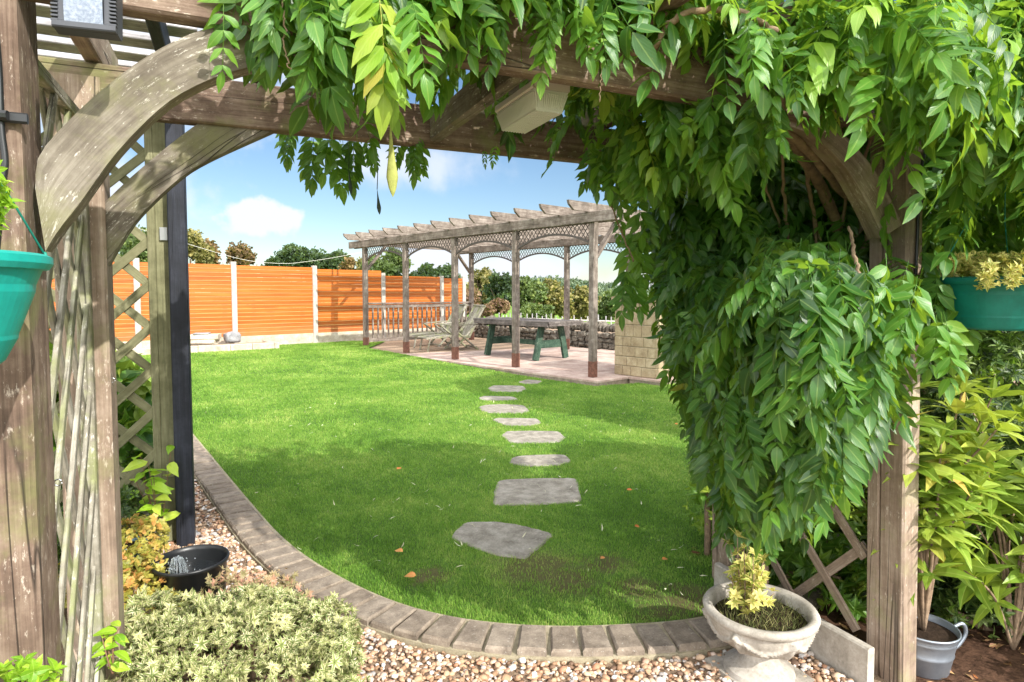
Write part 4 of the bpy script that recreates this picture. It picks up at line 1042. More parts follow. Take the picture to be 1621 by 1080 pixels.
# ------------------------------------------------------------------ the wisteria
def wisteria():
    rt = thing('wisteria', 'large leafy wisteria vine covering the top and right side of the timber archway', 'climbing plant', (XR, Y1, 0))
    mass = [bl(1290, 455, 1.75, 120, 95), bl(1395, 450, 1.8, 85, 85), bl(1330, 590, 1.85, 125, 110), bl(1420, 570, 1.9, 62, 95), bl(1235, 640, 2.0, 110, 110), bl(1200, 760, 2.15, 85, 85), bl(1300, 735, 1.95, 90, 78), bl(1160, 560, 2.35, 115, 130),
            bl(1095, 430, 2.75, 90, 130), bl(1095, 300, 2.7, 75, 80), bl(1110, 590, 2.7, 75, 120), bl(1165, 400, 2.55, 90, 110), bl(1170, 690, 2.5, 75, 100), bl(1240, 330, 2.75, 130, 100), bl(1390, 330, 2.6, 120, 100), bl(1320, 250, 2.9, 160, 80), bl(1150, 270, 2.7, 90, 60), bl(1170, 795, 2.5, 60, 75), bl(1230, 480, 2.3, 100, 110)]
    top = [bl(1180, 90, 1.65, 115, 75), bl(1300, 110, 1.55, 110, 85), bl(1400, 60, 1.5, 120, 90), bl(1470, 190, 1.7, 95, 95), bl(1560, 110, 1.65, 110, 110), bl(1570, 260, 1.9, 90, 90), bl(1490, 300, 1.95, 60, 95), bl(1650, 30, 1.7, 120, 120), bl(1660, 320, 2.1, 110, 120), bl(1510, 370, 2.1, 60, 50),
           bl(1090, 30, 1.7, 90, 62), bl(960, -10, 1.75, 100, 60), bl(850, -35, 1.7, 110, 60), bl(740, -40, 1.5, 90, 70), bl(1060, 180, 2.1, 55, 40), bl(960, 190, 2.1, 60, 48)]
    hang = [bl(600, 15, 1.28, 85, 62), bl(520, -5, 1.3, 80, 56), bl(665, 40, 1.32, 55, 55), bl(440, -20, 1.3, 75, 40), bl(490, 120, 1.75, 60, 45), bl(590, 150, 1.85, 70, 42), bl(690, 120, 1.8, 60, 40)]
    X = np.linspace(.1, 2.1, 6)
    roof = [((x+.1*math.sin(7*x), y, 2.30+.06*math.sin(3*x+y*2)), (.27, .30, .13+.05*(x > 1.4))) for x in X for y in (1.5, 2.0)]
    mb = MB()
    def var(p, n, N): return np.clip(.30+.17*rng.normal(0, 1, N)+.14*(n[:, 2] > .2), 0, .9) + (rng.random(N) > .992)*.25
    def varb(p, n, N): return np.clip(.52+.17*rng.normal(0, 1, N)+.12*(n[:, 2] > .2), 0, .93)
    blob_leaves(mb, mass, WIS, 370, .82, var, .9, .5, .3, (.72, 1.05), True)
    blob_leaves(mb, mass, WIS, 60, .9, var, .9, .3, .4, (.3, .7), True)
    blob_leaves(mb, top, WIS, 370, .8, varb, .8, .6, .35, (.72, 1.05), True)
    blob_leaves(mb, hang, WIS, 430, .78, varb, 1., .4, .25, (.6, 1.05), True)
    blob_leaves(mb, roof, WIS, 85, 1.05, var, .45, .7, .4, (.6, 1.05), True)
    # single sprays: (px, py, depth, reach) hanging from beams and reaching into the opening
    sp = [(365, 0, 1.25, .7), (455, 190, 2.3, .75), (490, 200, 2.3, .8), (520, 205, 2.3, .85), (555, 205, 2.3, .8), (590, 215, 2.35, .6), (640, 220, 2.3, .7), (665, 222, 2.3, .6), (760, 232, 2.3, .35), (800, 238, 2.3, .35), (945, 235, 2.25, .7), (965, 240, 2.2, .8), (985, 240, 2.2, .9), (1000, 200, 2.0, .9),
          (790, 8, 1.42, .6), (840, 12, 1.42, .55), (880, 8, 1.45, .6), (920, 5, 1.45, .6), (955, 12, 1.42, .75), (1000, 300, 2.5, 1.), (1010, 360, 2.6, 1.), (1000, 420, 2.7, 1.), (1480, 500, 1.8, 1.), (1500, 420, 1.9, 1.), (1130, 210, 1.8, 1.), (1080, 200, 1.9, 1.), (1210, 830, 2.3, .8)]
    P = []; 
    for px, py, d, s in sp:
        for k in range(3 if s >= .6 else 1): P.append((at_d(px+random.uniform(-14, 14), py+random.uniform(-14, 10), d+random.uniform(-.06, .06)), s*random.uniform(.8, 1.05)))
    N = len(P); T = np.array([p for p, _ in P]); sc = np.array([s for _, s in P]); toc = EYE-T; toc[:, 2] *= 0; toc /= np.linalg.norm(toc, axis=1, keepdims=True)
    sc[:] = sc*.85
    y = toc*.25+np.array([0, 0, -1.])+rng.normal(0, .28, (N, 3)); z = toc+np.array([0, 0, .5])+rng.normal(0, .25, (N, 3))
    mb.scatter(WIS, rng.integers(0, len(WIS), N), rot_frame(y, z), T, sc, rng.uniform(.3, .8, N))
    part('foliage', mb, M['wisteria'], rt, True)
    def stem(pts, r0, r1, name='stem'):
        P = catmull([np.asarray(p, float) for p in pts], 8); n = len(P); P = P+rng.normal(0, .002, P.shape)
        part(name, MB().tube(P, np.linspace(r0, r1, n), 9), M['branch'], rt, True)
    stem([(2.2, 2.35, 0), (2.17, 2.3, .5), (2.22, 2.1, 1.0), at_d(1320, 400, 2.45), at_d(1300, 300, 2.3), at_d(1250, 215, 2.05), at_d(1230, 130, 1.8), at_d(1240, 60, 1.7)], .028, .014)
    stem([(2.3, 2.4, 0), (2.28, 2.3, .9), at_d(1375, 380, 2.35), at_d(1330, 300, 2.2), at_d(1270, 230, 2.0), at_d(1215, 190, 1.9), at_d(1150, 160, 1.8)], .022, .010)
    stem([(2.25, 2.5, 0.), (2.3, 2.5, 1.), at_d(1400, 300, 2.4), at_d(1390, 210, 2.2), at_d(1370, 120, 2.0)], .018, .012)
    stem([at_d(985, 50, 1.62), at_d(1000, 82, 1.6), at_d(1035, 75, 1.55), at_d(1062, 35, 1.52), at_d(1110, 16, 1.5), at_d(1175, 20, 1.5), at_d(1230, 50, 1.55)], .009, .007)
    stem([at_d(1240, 175, 1.75), at_d(1232, 130, 1.72), at_d(1242, 100, 1.7)], .011, .008)
    stem([at_d(1345, 360, 1.75), at_d(1352, 400, 1.68), at_d(1362, 440, 1.66)], .004, .006)
    stem([at_d(1215, 760, 2.4), at_d(1212, 850, 2.45), at_d(1210, 930, 2.5)], .012, .014)
    stem([at_d(950, 270, 2.2), at_d(965, 320, 2.3), at_d(985, 370, 2.4), at_d(1003, 415, 2.5)], .0022, .0035, 'tendril')
    stem([at_d(447, 0, 1.2), at_d(449, 40, 1.2), at_d(450, 80, 1.2), at_d(461, 108, 1.2)], .0018, .0014, 'tendril')
    stem([at_d(838, 90, 1.6), at_d(840, 120, 1.6), at_d(848, 142, 1.6)], .0012, .001, 'tendril')
    stem([at_d(950, 90, 1.45), at_d(952, 130, 1.45), at_d(949, 160, 1.45)], .0013, .001, 'tendril')
    for k in range(7):
        x = 1235+k*26; stem([at_d(x+random.uniform(-20, 20), 480+random.uniform(-30, 30), 2.5), at_d(x+random.uniform(-30, 30), 380, 2.4), at_d(x-10+random.uniform(-25, 25), 290, 2.25), at_d(x-25+random.uniform(-20, 20), 200, 2.1)], random.uniform(.004, .010), random.uniform(.003, .006))
    # velvety pod and curled dry leaves
    def pod(px, py0, py1, d, wpx, mat='podgreen', flat=.5, stalk=60):
        a = at_d(px-6, py0-stalk, d); b = at_d(px-4, py0, d); c = at_d(px, py1, d); n = 16; mbp = MB(); ys = np.linspace(0, 1, n); prof = np.interp(ys, [0, .25, .5, .72, .9, 1], [.08, .28, .62, 1., .6, .04])*wpx*d/FPX/2
        ctr = b+(c-b)*ys[:, None]; V = []; m = 12
        for p_, r_ in zip(ctr, prof):
            for t in np.linspace(0, 2*math.pi, m, endpoint=False): V.append(p_+RX*r_*math.cos(t)+VX*r_*flat*math.sin(t))
        F = [(i*m+j, i*m+(j+1) % m, (i+1)*m+(j+1) % m, (i+1)*m+j) for i in range(n-1) for j in range(m)]; mbp.add(V, F); mbp.tube([a, (a+b)/2+RX*.004, b], .0014, 6)
        return mbp
    part('seed_pod', pod(622, 195, 312, 1.55, 19), M['podgreen'], rt, True)
    for px, a, b, d in ((556, 268, 308, 2.2), (601, 300, 340, 2.1)): part('dry_leaf', pod(px, a, b, d, 7, flat=.2, stalk=50), M['shrub_dark'], rt, True)
wisteria()

# ------------------------------------------------------------------ hanging baskets
def basket(c, label, mat, hook, top):
    """c: centre of the rim"""
    rt = thing('hanging_basket', label, 'hanging basket', tuple(c)); rr = .172; H = .155
    pr = [(0, -H), (rr*.66, -H), (rr*.70, -H+.006), (rr*.79, -H*.76), (rr*.795, -H*.72), (rr*.92, -.05), (rr*.925, -.04), (rr*.975, -.018), (rr*1.02, -.018), (rr*1.05, -.010), (rr*1.05, 0), (rr*1.0, .004), (rr*.95, 0), (rr*.93, -.02), (rr*.74, -H+.02), (0, -H+.02)]
    part('bowl', MB().lathe(c, pr, 72), mat, rt, False)
    part('soil', MB().lathe(c, [(0, -.014), (rr*.94, -.016)], 32), M['soil'], rt)
    for a in (R(20), R(140), R(260)):
        e = c+np.array([rr*1.0*math.cos(a), rr*1.0*math.sin(a), .0]); t = np.linspace(0, 2*math.pi, 11)
        mb = MB().tube([e+Z3*.006, (e+top)/2+rng.normal(0, .004, 3), top], .0017, 6).tube([e+np.array([-.011*math.sin(a)*math.cos(q), .011*math.cos(a)*math.cos(q), .009*math.sin(q)]) for q in t], .002, 6, cap=False)
        part('hanging_wire', mb, M['greenwire'], rt, True)
    t = np.linspace(-.3, math.pi*1.35, 12); mb = MB().tube([top+np.array([0, .018*math.cos(q), .018*math.sin(q)+.008]) for q in t], .0035, 8); part('hook', mb, M['blackp'], rt, True)
    if hook is not None:
        part('bracket', MB().tube(catmull([top+Z3*.022, (top+hook)/2+Z3*.05, hook]), .005, 8).box(hook, (.02, .008, .10), 0, .002), M['blackp'], rt, True)
    return rt
cL = np.array([-.42, 1.10, at_d(-100, 398, .85)[2]]); cL[2] = 1.452
topL = cL+np.array([-.0, .0, .40]); basket(cL, 'teal hanging basket at the left edge, against the reddish post', M['teal'], np.array([-.42, Y0-.006, 1.95]), topL)
cR = at_d(1584, 441, 1.92); topR = np.array([cR[0], cR[1], at_d(1590, 245, 1.9)[2]])
basket(cR, 'dark green hanging basket with pale trailing plant, right of the wisteria', M['teal_dark'], np.array([XR+.10, Y0-.004, topR[2]+.12]), topR)
# trailing plants
random.seed(5)
SP4 = [whorl(5, .42, .030, .5, .3, 3) for _ in range(4)]
def trailing(name, label, c, rad, n, mats, strands, size=1., zoff=.02, cat='trailing plant'):
    rt = thing(name, label, cat, tuple(c)); mb = MB(); st = MB()
    a = rng.uniform(0, 2*math.pi, n); r = rad*np.sqrt(rng.random(n)); P = np.stack([c[0]+r*np.cos(a), c[1]+r*np.sin(a), c[2]+zoff+rng.uniform(-.01, .05, n)], 1)
    mb.scatter(SP4, rng.integers(0, 4, n), rot_frame(rng.normal(0, 1, (n, 3)), np.tile([0, 0, 1.], (n, 1))+rng.normal(0, .5, (n, 3))), P, rng.uniform(.7, 1.3, n)*size, rng.random(n))
    for (ang, L, reach) in strands:
        q = [c+np.array([rad*.6*math.cos(ang), rad*.6*math.sin(ang), .03]), c+np.array([(rad+.012)*math.cos(ang), (rad+.012)*math.sin(ang), .022])]
        for k in range(1, 6): q.append(c+np.array([(rad+.02+reach*k/5)*math.cos(ang+.03*math.sin(k)), (rad+.02+reach*k/5)*math.sin(ang), .02-L*k/5]))
        q = catmull(q, 5); st.tube(q, .0013, 5); m = len(q); rep = 2; Q = np.repeat(q[4:], rep, 0)+rng.normal(0, .008, ((m-4)*rep, 3)); N = len(Q)
        mb.scatter(SP4, rng.integers(0, 4, N), rot_frame(rng.normal(0, 1, (N, 3)), np.tile([math.cos(ang), math.sin(ang), .6], (N, 1))+rng.normal(0, .4, (N, 3))), Q, rng.uniform(.6, 1.1, N)*size, rng.random(N))
    part('foliage', mb, mats, rt); 
    if strands: part('stem', st, M['twig'], rt, True)
trailing('trailing_plant', 'pale yellow trailing plant spilling from the right hanging basket', cR, .18, 330, M['goldvar'], [(R(x), l, .02) for x, l in ((250, .14), (265, .2), (278, .10), (232, .05), (290, .16), (215, .03), (200, .04))], .72)
trailing('trailing_plant', 'sparse lime trailing sprigs above the left hanging basket', cL, .10, 14, M['lime'], [(R(x), l, .03) for x, l in ((-22, -.08), (-40, -.05))], .8)

# ------------------------------------------------------------------ urn with shrub
def urn():
    b = at_d(1203, 956, 2.22); c = np.array([b[0], b[1], 0]); s = .93; zr = b[2]-.005
    rt = thing('garden_urn', 'round pale cast stone urn with swag relief on the gravel', 'urn', tuple(c)); R0 = .205*s
    H = zr; foot = max(.02, H-.30)
    pr = [(0, 0), (.12, 0), (.125, .02), (.12, .035), (.085, .05), (.055, .075), (.05, .09), (.062, .105), (.075, .112)]
    z0 = .112; n = 26
    for i in range(n+1):
        t = i/n; r = .075+(R0-.012-.075)*math.sin(t*math.pi/2)**.75; pr.append((r, z0+(H-.035-z0)*t**1.25))
    pr += [(R0-.004, H-.033), (R0+.006, H-.026), (R0+.010, H-.012), (R0+.004, H-.002), (R0-.008, H), (R0-.022, H-.004), (R0-.028, H-.02), (R0-.033, H-.06)]
    NT = 6; ph = .35
    def disp(t, z, r, i):
        if z < z0+.02 or z > H-.038 or r < .085: return 0
        f = ((t-ph)*NT/(2*math.pi)) % 1.; x = abs(f-.5)*2      # 1 at tassel, 0 mid swag
        h = (H-.04-z)/(H-.04-z0); d = 0
        zs = .12+.50*(1-x*x)
        k = h-zs
        if -.20 < k < .07: d += .017*(1-((k+.065)/.135)**2)*(.72+.28*math.sin((h-zs)*95+x*3))
        if x > .80 and h < .85: d += .019*(1-((1-x)/.20)**2)*(.8+.2*math.sin(f*NT*52))*(1 if h < .75 else (1-(h-.75)/.1))
        return d*s
    part('bowl', MB().lathe(c, pr[9-0:], 220, disp=disp), M['cast_stone'], rt, True)
    fp = pr[:10]; part('pedestal', MB().lathe(c, fp, 64).beam(c+Z3*-.01, c+Z3*.018, .27, .27, (0, 1, 0), .006), M['cast_stone'], rt)
    part('soil', MB().lathe(c, [(0, H-.035), (R0-.03, H-.045)], 40), M['soil'], rt)
    # mossy tufts
    N = 1500; a = rng.uniform(0, 2*math.pi, N); r = (R0-.04)*np.sqrt(rng.random(N)); P = np.stack([c[0]+r*np.cos(a), c[1]+r*np.sin(a), np.full(N, H-.045)], 1)
    T = [leaflet(3, .06, .1, random.uniform(.1, .9), 0) for _ in range(4)]
    g = thing('moss_tufts', 'short mossy grass growing in the stone urn', 'grass', tuple(c+Z3*H))
    mb = MB().scatter(T, rng.integers(0, 4, N), rot_frame(np.tile([0, 0, 1.], (N, 1))+rng.normal(0, .5, (N, 3)), rng.normal(0, 1, (N, 3))), P, rng.uniform(.012, .04, N), rng.random(N)); part('blades', mb, leafm('moss blade', [(0, (58, 66, 28)), (.6, (92, 100, 42)), (1, (170, 160, 110))], (120, 130, 50), .2, .7, vein=0), g)
    g['kind'] = 'stuff'
    # little gold shrub
    sh = thing('small_shrub', 'small yellow and green variegated shrub planted in the stone urn', 'shrub', tuple(c+Z3*H)); o = c+np.array([-.045, .03, H-.04]); st = MB(); mb = MB()
    random.seed(3); WH = [whorl(7, .42, .042, .6, .25, 3) for _ in range(4)]; tips = []
    for k in range(17):
        az = random.uniform(0, 6.28); hgt = random.uniform(.08, .30); sp_ = random.uniform(.01, .13)*(1-.5*hgt/.30)+.01
        e = o+np.array([sp_*math.cos(az), sp_*math.sin(az), hgt]); q = catmull([o, (o+e)/2+rng.normal(0, .008, 3), e], 4); st.tube(q, np.linspace(.0035, .0015, len(q)), 6)
        for t in np.linspace(.45, 1, 5): tips.append(q[int((len(q)-1)*t)]+rng.normal(0, .006, 3))
    tips = np.array(tips); N = len(tips)
    mb.scatter(WH, rng.integers(0, 4, N), rot_frame(rng.normal(0, 1, (N, 3)), np.tile([0, 0, 1.], (N, 1))+rng.normal(0, .35, (N, 3))), tips, rng.uniform(.7, 1.15, N), rng.random(N))
    part('foliage', mb, M['goldvar'], sh); part('stem', st, M['branch'], sh, True)
urn()

# ------------------------------------------------------------------ bucket with rhododendron, plants on the right
def bucket():
    c = np.array([2.31, 1.42, 0.012]); rt = thing('metal_bucket', 'galvanised metal planter with loop handles beside the right archway post', 'bucket', tuple(c)); z = .155
    pr = [(0, 0), (.078, 0), (.082, .006), (.094, z*.45), (.097, z*.48), (.094, z*.51), (.104, z*.8), (.107, z*.83), (.104, z*.86), (.110, z-.006), (.114, z-.002), (.113, z+.004), (.108, z+.003), (.104, z-.02)]
    part('bucket_body', MB().lathe(c, pr, 64), M['zinc'], rt, True); part('soil', MB().lathe(c, [(0, z-.015), (.106, z-.02)], 32), M['soil'], rt)
    for a in (R(-20), R(160)):
        d = np.array([math.cos(a), math.sin(a), 0]); q = [c+d*.108+Z3*(z-.01), c+d*.15+Z3*(z+.005), c+d*.165+Z3*(z-.03), c+d*.14+Z3*(z-.075), c+d*.097+Z3*(z-.10)]; part('handle', MB().tube(catmull(q, 5), .007, 8), M['zinc'], rt, True)
bucket()
random.seed(21)
RH = [whorl(random.choice([6, 7, 8]), .29, .15, random.uniform(.1, .8), .4, 5) for _ in range(6)]
def rhodo(base, hgt, spread, n, label, tilt=(0, 0)):
    rt = thing('long_leaved_shrub', label, 'shrub', tuple(base)); st = MB(); mb = MB(); base = np.asarray(base); E = []
    for k in range(n):
        az = 2*math.pi*k/n+random.uniform(-.5, .5); f = random.uniform(.35, 1.); e = base+np.array([spread*math.cos(az)*random.uniform(.2, 1)+tilt[0]*f, spread*math.sin(az)*random.uniform(.2, 1)+tilt[1]*f, hgt*f])
        m_ = base+(e-base)*np.array([.35, .35, .6])+rng.normal(0, .02, 3); q = catmull([base, m_, e], 8); st.tube(q, np.linspace(.007, .003, len(q)), 6)
        E.append((e, (q[-1]-q[-3]))); 
        for t in (.45, .6, .75, .88): 
            if random.random() < .8: E.append((q[int(len(q)*t)], q[-1]-q[-4]))
    P = np.array([e for e, _ in E]); D = np.array([d/np.linalg.norm(d) for _, d in E]); N = len(P)
    mb.scatter(RH, rng.integers(0, 6, N), rot_frame(np.cross(D, rng.normal(0, 1, (N, 3))), D+rng.normal(0, .15, (N, 3))), P, rng.uniform(.75, 1.1, N), rng.uniform(.2, .95, N))
    part('foliage', mb, M['rhodo'], rt); part('stem', st, M['branch'], rt, True)
rhodo((2.31, 1.42, .15), .92, .26, 17, 'light green long leaved shrub growing in the galvanised bucket')
rhodo((2.75, 1.35, .01), 1.0, .34, 18, 'light green long leaved shrub to the right of the metal bucket', (.02, .05))
SMALL = [whorl(6, .36, .045, .4, .3, 3) for _ in range(5)]; MED = [whorl(6, .4, .075, .4, .4, 4) for _ in range(5)]
def shrub(name, label, blobs, tm, dens, size, mat, base, var=(0, 1), cat='shrub', down=.0):
    rt = thing(name, label, cat, tuple(base)); mb = MB(); blob_leaves(mb, blobs, tm, dens, size, var, down, .8, .5, (.6, 1.05), up=.5); part('foliage', mb, mat, rt)
    st = MB()
    for c, r in blobs:
        c = np.asarray(c, float); b = np.asarray(base, float)+np.array([random.uniform(-.08, .08), random.uniform(-.08, .08), 0]); q = catmull([b, (b+c)/2+rng.normal(0, .05, 3), c], 6); st.tube(q, np.linspace(.018, .006, len(q)), 7)
    part('stem', st, M['branch'], rt, True)
shrub('evergreen_shrub', 'dark small leaved evergreen shrub behind the bucket, below the right basket', [((3.3, 1.9, .95), (.5, .5, .5)), ((3.1, 2.5, .75), (.5, .45, .55)), ((3.8, 1.6, .8), (.6, .5, .6)), ((3.6, 2.3, 1.3), (.5, .5, .35)), ((2.9, 2.0, .45), (.3, .35, .35)), ((3.9, 2.2, 1.0), (.5, .5, .7)), ((2.95, 1.75, .35), (.35, .3, .4)), ((3.2, 1.35, .3), (.35, .3, .35)), ((2.75, 2.15, .8), (.25, .3, .5))], SMALL, 600, 1.15, M['shrub_dark'], (3.4, 2.1, 0))
shrub('tall_shrub', 'tall bright green shrub rising behind the right hanging basket', [((5.4, 3.2, 1.6), (.9, .9, 1.)), ((6.2, 2.8, 1.9), (.9, .9, 1.)), ((5.6, 3.4, 3.0), (1., .9, .9)), ((6.4, 3.2, 3.4), (1., .9, .9)), ((6.9, 2.2, 2.4), (.9, .9, 1.2)), ((5.0, 3.6, 2.3), (.7, .7, .8))], MED, 150, 1.6, M['shrub_bright'], (5.6, 3.2, 0))
shrub('ground_cover_shrub', 'low dark green planting on the soil to the right of the metal bucket', [((2.9, 1.55, .12), (.3, .25, .14)), ((3.1, 1.15, .12), (.3, .25, .14)), ((2.62, 1.75, .12), (.2, .2, .14)), ((2.75, .95, .10), (.25, .2, .10))], SMALL, 330, 1.1, M['shrub_dark'], (2.9, 1.4, 0), (.2, 1))
shrub('low_shrub', 'low green plant filling the gap behind the right trellis laths', [((2.45, 2.0, .28), (.25, .3, .22)), ((2.5, 2.5, .3), (.3, .3, .28)), ((2.35, 1.8, .18), (.16, .2, .14))], MED, 200, .95, M['shrub_bright'], (2.45, 2.2, 0))
# red flowers on a low plant
def flowers():
    rt = thing('red_flowering_plant', 'low plant with two small red flowers among the shrubs by the bucket', 'flowering plant', tuple(at_d(1588, 985, 2.7)))
    b = at_d(1585, 925, 2.6); mb = MB(); N = 30; mb.scatter(SMALL, rng.integers(0, 5, N), rot_frame(rng.normal(0, 1, (N, 3)), np.tile([0, 0, 1.], (N, 1))), b+rng.normal(0, .06, (N, 3))-Z3*.1, np.ones(N), rng.random(N)); part('foliage', mb, M['shrub_bright'], rt)
    for p in (b, at_d(1572, 905, 2.6)):
        f = MB(); n = 7; f.scatter([leaflet(3, .8, .2, .3, .05)], np.zeros(n, int), rot_frame(rng.normal(0, 1, (n, 3)), rng.normal(0, 1, (n, 3))), np.tile(p, (n, 1)), np.full(n, .028), rng.random(n)); part('flower', f, M['red'], rt)
    part('stem', MB().tube([[b[0], b[1], 0], b], .003, 5), M['twig'], rt)
flowers()
# flat grey slab leaning in the bed
mb = MB(); q = at_d(1560, 960, 2.75); mb.beam(q-RX*.2-Z3*.2, q+RX*.18+Z3*.0, .30, .05, VX*.5+Z3, .01, 0, .3); tag(mb.build('paving_slab', M['darkstone']), 'grey paving slab leaning among plants behind the metal bucket', 'paving slab')

# ------------------------------------------------------------------ left foreground planting
random.seed(8)
VG = [whorl(8, .36, .029, .55, .3, 3) for _ in range(6)]
bc = at_d(385, 1010, 2.05)
vb = [((bc[0]-.02, bc[1], .16), (.24, .28, .19)), ((bc[0]+.11, bc[1]-.05, .10), (.20, .25, .15)), ((bc[0]-.19, bc[1]-.02, .16), (.20, .24, .21)), ((bc[0]+.02, bc[1]-.25, .10), (.35, .25, .17)), ((bc[0]+.06, bc[1]+.28, .10), (.2, .16, .15))]
vb += [((bc[0]+random.uniform(-.3, .3), bc[1]+random.uniform(-.3, .3), .18+random.uniform(-.04, .06)), (random.uniform(.06, .12),)*2+(random.uniform(.07, .13),)) for _ in range(30)]
shrub('variegated_bush', 'low mounded cream and green variegated bush on the gravel at bottom left', vb, VG, 1700, .95, M['variegated'], (bc[0], bc[1], 0), (0, 1), 'bush')
# pinkish sedum behind it
sb = at_d(415, 905, 2.55); PK = leafm('pink tinged sedum leaf', [(0, (128, 122, 84)), (.5, (172, 154, 118)), (1, (206, 150, 134))], (210, 170, 130), .2, .5)
shrub('pink_sedum', 'straggly pink and buff sedum between the bush and the brick edging', [((sb[0], sb[1], .09), (.20, .20, .13)), ((sb[0]-.14, sb[1]+.05, .10), (.12, .2, .13)), ((sb[0]-.02, sb[1]-.2, .11), (.23, .15, .17))], VG, 800, .75, PK, (sb[0], sb[1], 0), (0, 1), 'plant')
def tub():
    c = at_d(303, 906, 2.68); c[2] = 0; z = .235; rt = thing('water_tub', 'round black plastic tub of water with a small bubbling fountain', 'tub', tuple(c)); rr = .148
    pr = [(0, 0), (rr*.86, 0), (rr*.9, .01), (rr*.97, z-.02), (rr*1.03, z-.018), (rr*1.05, z-.006), (rr*1.03, z), (rr*.98, z-.002), (rr*.96, z-.02), (rr*.92, .09)]
    part('tub_body', MB().lathe(c, pr, 72), M['blackp'], rt, True); part('water_surface', MB().lathe(c, [(0, .165), (rr*.95, .165)], 40), M['pond'], rt)
    pmp = c+np.array([-.055, 0, .16]); part('fountain_pump', MB().tube([pmp-Z3*.07, pmp+Z3*.07], .012, 10), M['blackp'], rt, True)
    mb = MB()
    for k in range(16):
        a = 2*math.pi*k/16; L = random.uniform(.028, .05); mb.tube([pmp+np.array([math.cos(a)*L*t, math.sin(a)*L*t, .07+.035*math.sin(math.pi*min(1, t*1.1)*.85)-.11*t*t]) for t in np.linspace(0, 1.0, 8)], np.linspace(.0018, .003, 8), 6)
    for k in range(40): rock(mb, pmp+np.array([random.gauss(0, .04), random.gauss(0, .03), random.uniform(0, .1)]), (.006, .006, .006), V0=IV2, amp=0)
    part('water_jet', mb, M['water'], rt, True)
tub()
gj = at_d(215, 905, 2.6); GJ = [whorl(5, .9, .022, .3, .1, 3) for _ in range(4)]
shrub('creeping_jenny', 'golden round leaved creeping plant beside the black water tub', [((gj[0]-.02, gj[1], .16), (.17, .20, .12)), ((gj[0]-.05, gj[1]+.32, .20), (.15, .2, .14)), ((gj[0]+.08, gj[1]-.2, .10), (.13, .14, .1)), ((gj[0]-.15, gj[1]+.1, .2), (.16, .25, .12))], GJ, 1500, 1., M['gold'], (gj[0], gj[1], 0), (0, 1), 'ground plant')
bp = at_d(203, 862, 2.85)
def bluepot():
    rt = thing('plant_pot', 'small pale blue glazed pot among the golden creeper', 'plant pot', (bp[0], bp[1], bp[2]-.12)); c = np.array([bp[0], bp[1], bp[2]-.11])
    part('pot_body', MB().lathe(c, [(0, 0), (.05, 0), (.07, .09), (.08, .1), (.08, .118), (.072, .118), (.068, .1)], 48), M['bluepot'], rt, True); part('soil', MB().lathe(c, [(0, .10), (.07, .098)], 24), M['soil'], rt)
bluepot()
# pinkish stone edging and black tray
q = at_z(215, 962, .13); mb = MB().beam(q-RX*.07-Z3*.03, q+RX*.07-Z3*.02, .14, .09, Z3, .012, 0, .2); tag(mb.build('stone_block', M['paleblock']), 'pinkish buff stone block beside the black tub', 'stone block')
q = at_z(245, 985, .08); rt_ = thing('plastic_tray', 'shallow black plastic tray half hidden behind the variegated bush', 'tray', (q[0], q[1], 0))
part('tray_body', MB().lathe(np.array([q[0], q[1], .0]), [(0, .01), (.12, .01), (.15, .09), (.16, .09), (.16, .082), (.152, .08)], 48), M['blackp'], rt_, True)
# lime climber in front of the trellis post
def sprig(name, label, base, H, n, tm, mat, size, spread=.06, cat='plant'):
    rt = thing(name, label, cat, tuple(base)); st = MB(); P = []; D = []
    for k in range(n):
        az = random.uniform(0, 6.28); e = np.asarray(base)+np.array([spread*math.cos(az), spread*math.sin(az), H*random.uniform(.6, 1.)]); q = catmull([base, (np.asarray(base)+e)/2+rng.normal(0, .015, 3), e], 8); st.tube(q, np.linspace(.003, .0015, len(q)), 5)
        for t in np.linspace(.2, 1, 7):
            P.append(q[int((len(q)-1)*t)]); a = random.uniform(0, 6.28); D.append([math.cos(a), math.sin(a), random.uniform(-.3, .6)])
    P = np.array(P); D = np.array(D); N = len(P); mb = MB().scatter(tm, rng.integers(0, len(tm), N), rot_frame(D, np.tile([0, -.5, 1.], (N, 1))+rng.normal(0, .3, (N, 3))), P, rng.uniform(.6, 1.1, N)*size, rng.random(N))
    part('foliage', mb, mat, rt); part('stem', st, M['twig'], rt, True)
b_ = at_z(255, 868, .05); sprig('lime_climber', 'bright lime green leafy shoot in front of the green trellis foot', np.array([b_[0], b_[1], 0.1]), .48, 6, [leaflet(5, .5, .2, .4, .04) for _ in range(4)], M['lime'], .115, .12)
b_ = at_d(178, 1040, 1.75); sprig('seedling', 'small glossy green seedling at the foot of the left trellis', np.array([b_[0], b_[1], b_[2]-.05]), .14, 3, [leaflet(5, .5, .2, .4, .04) for _ in range(3)], M['lime'], .06, .03)
b_ = at_d(35, 1065, 1.02); lv = [whorl(4, .55, .035, .4, .3, 4) for _ in range(5)]
shrub('ivy_plant', 'lime green ivy leaved plant in the bottom left corner before the post', [((b_[0]-.03, b_[1], b_[2]-.04), (.08, .08, .06)), ((b_[0]-.10, b_[1]-.02, b_[2]-.03), (.09, .08, .07)), ((b_[0]-.04, b_[1]-.02, b_[2]-.16), (.10, .10, .09))], lv, 1100, .8, M['lime'], (b_[0]-.05, b_[1], 0), (0, 1), 'plant')
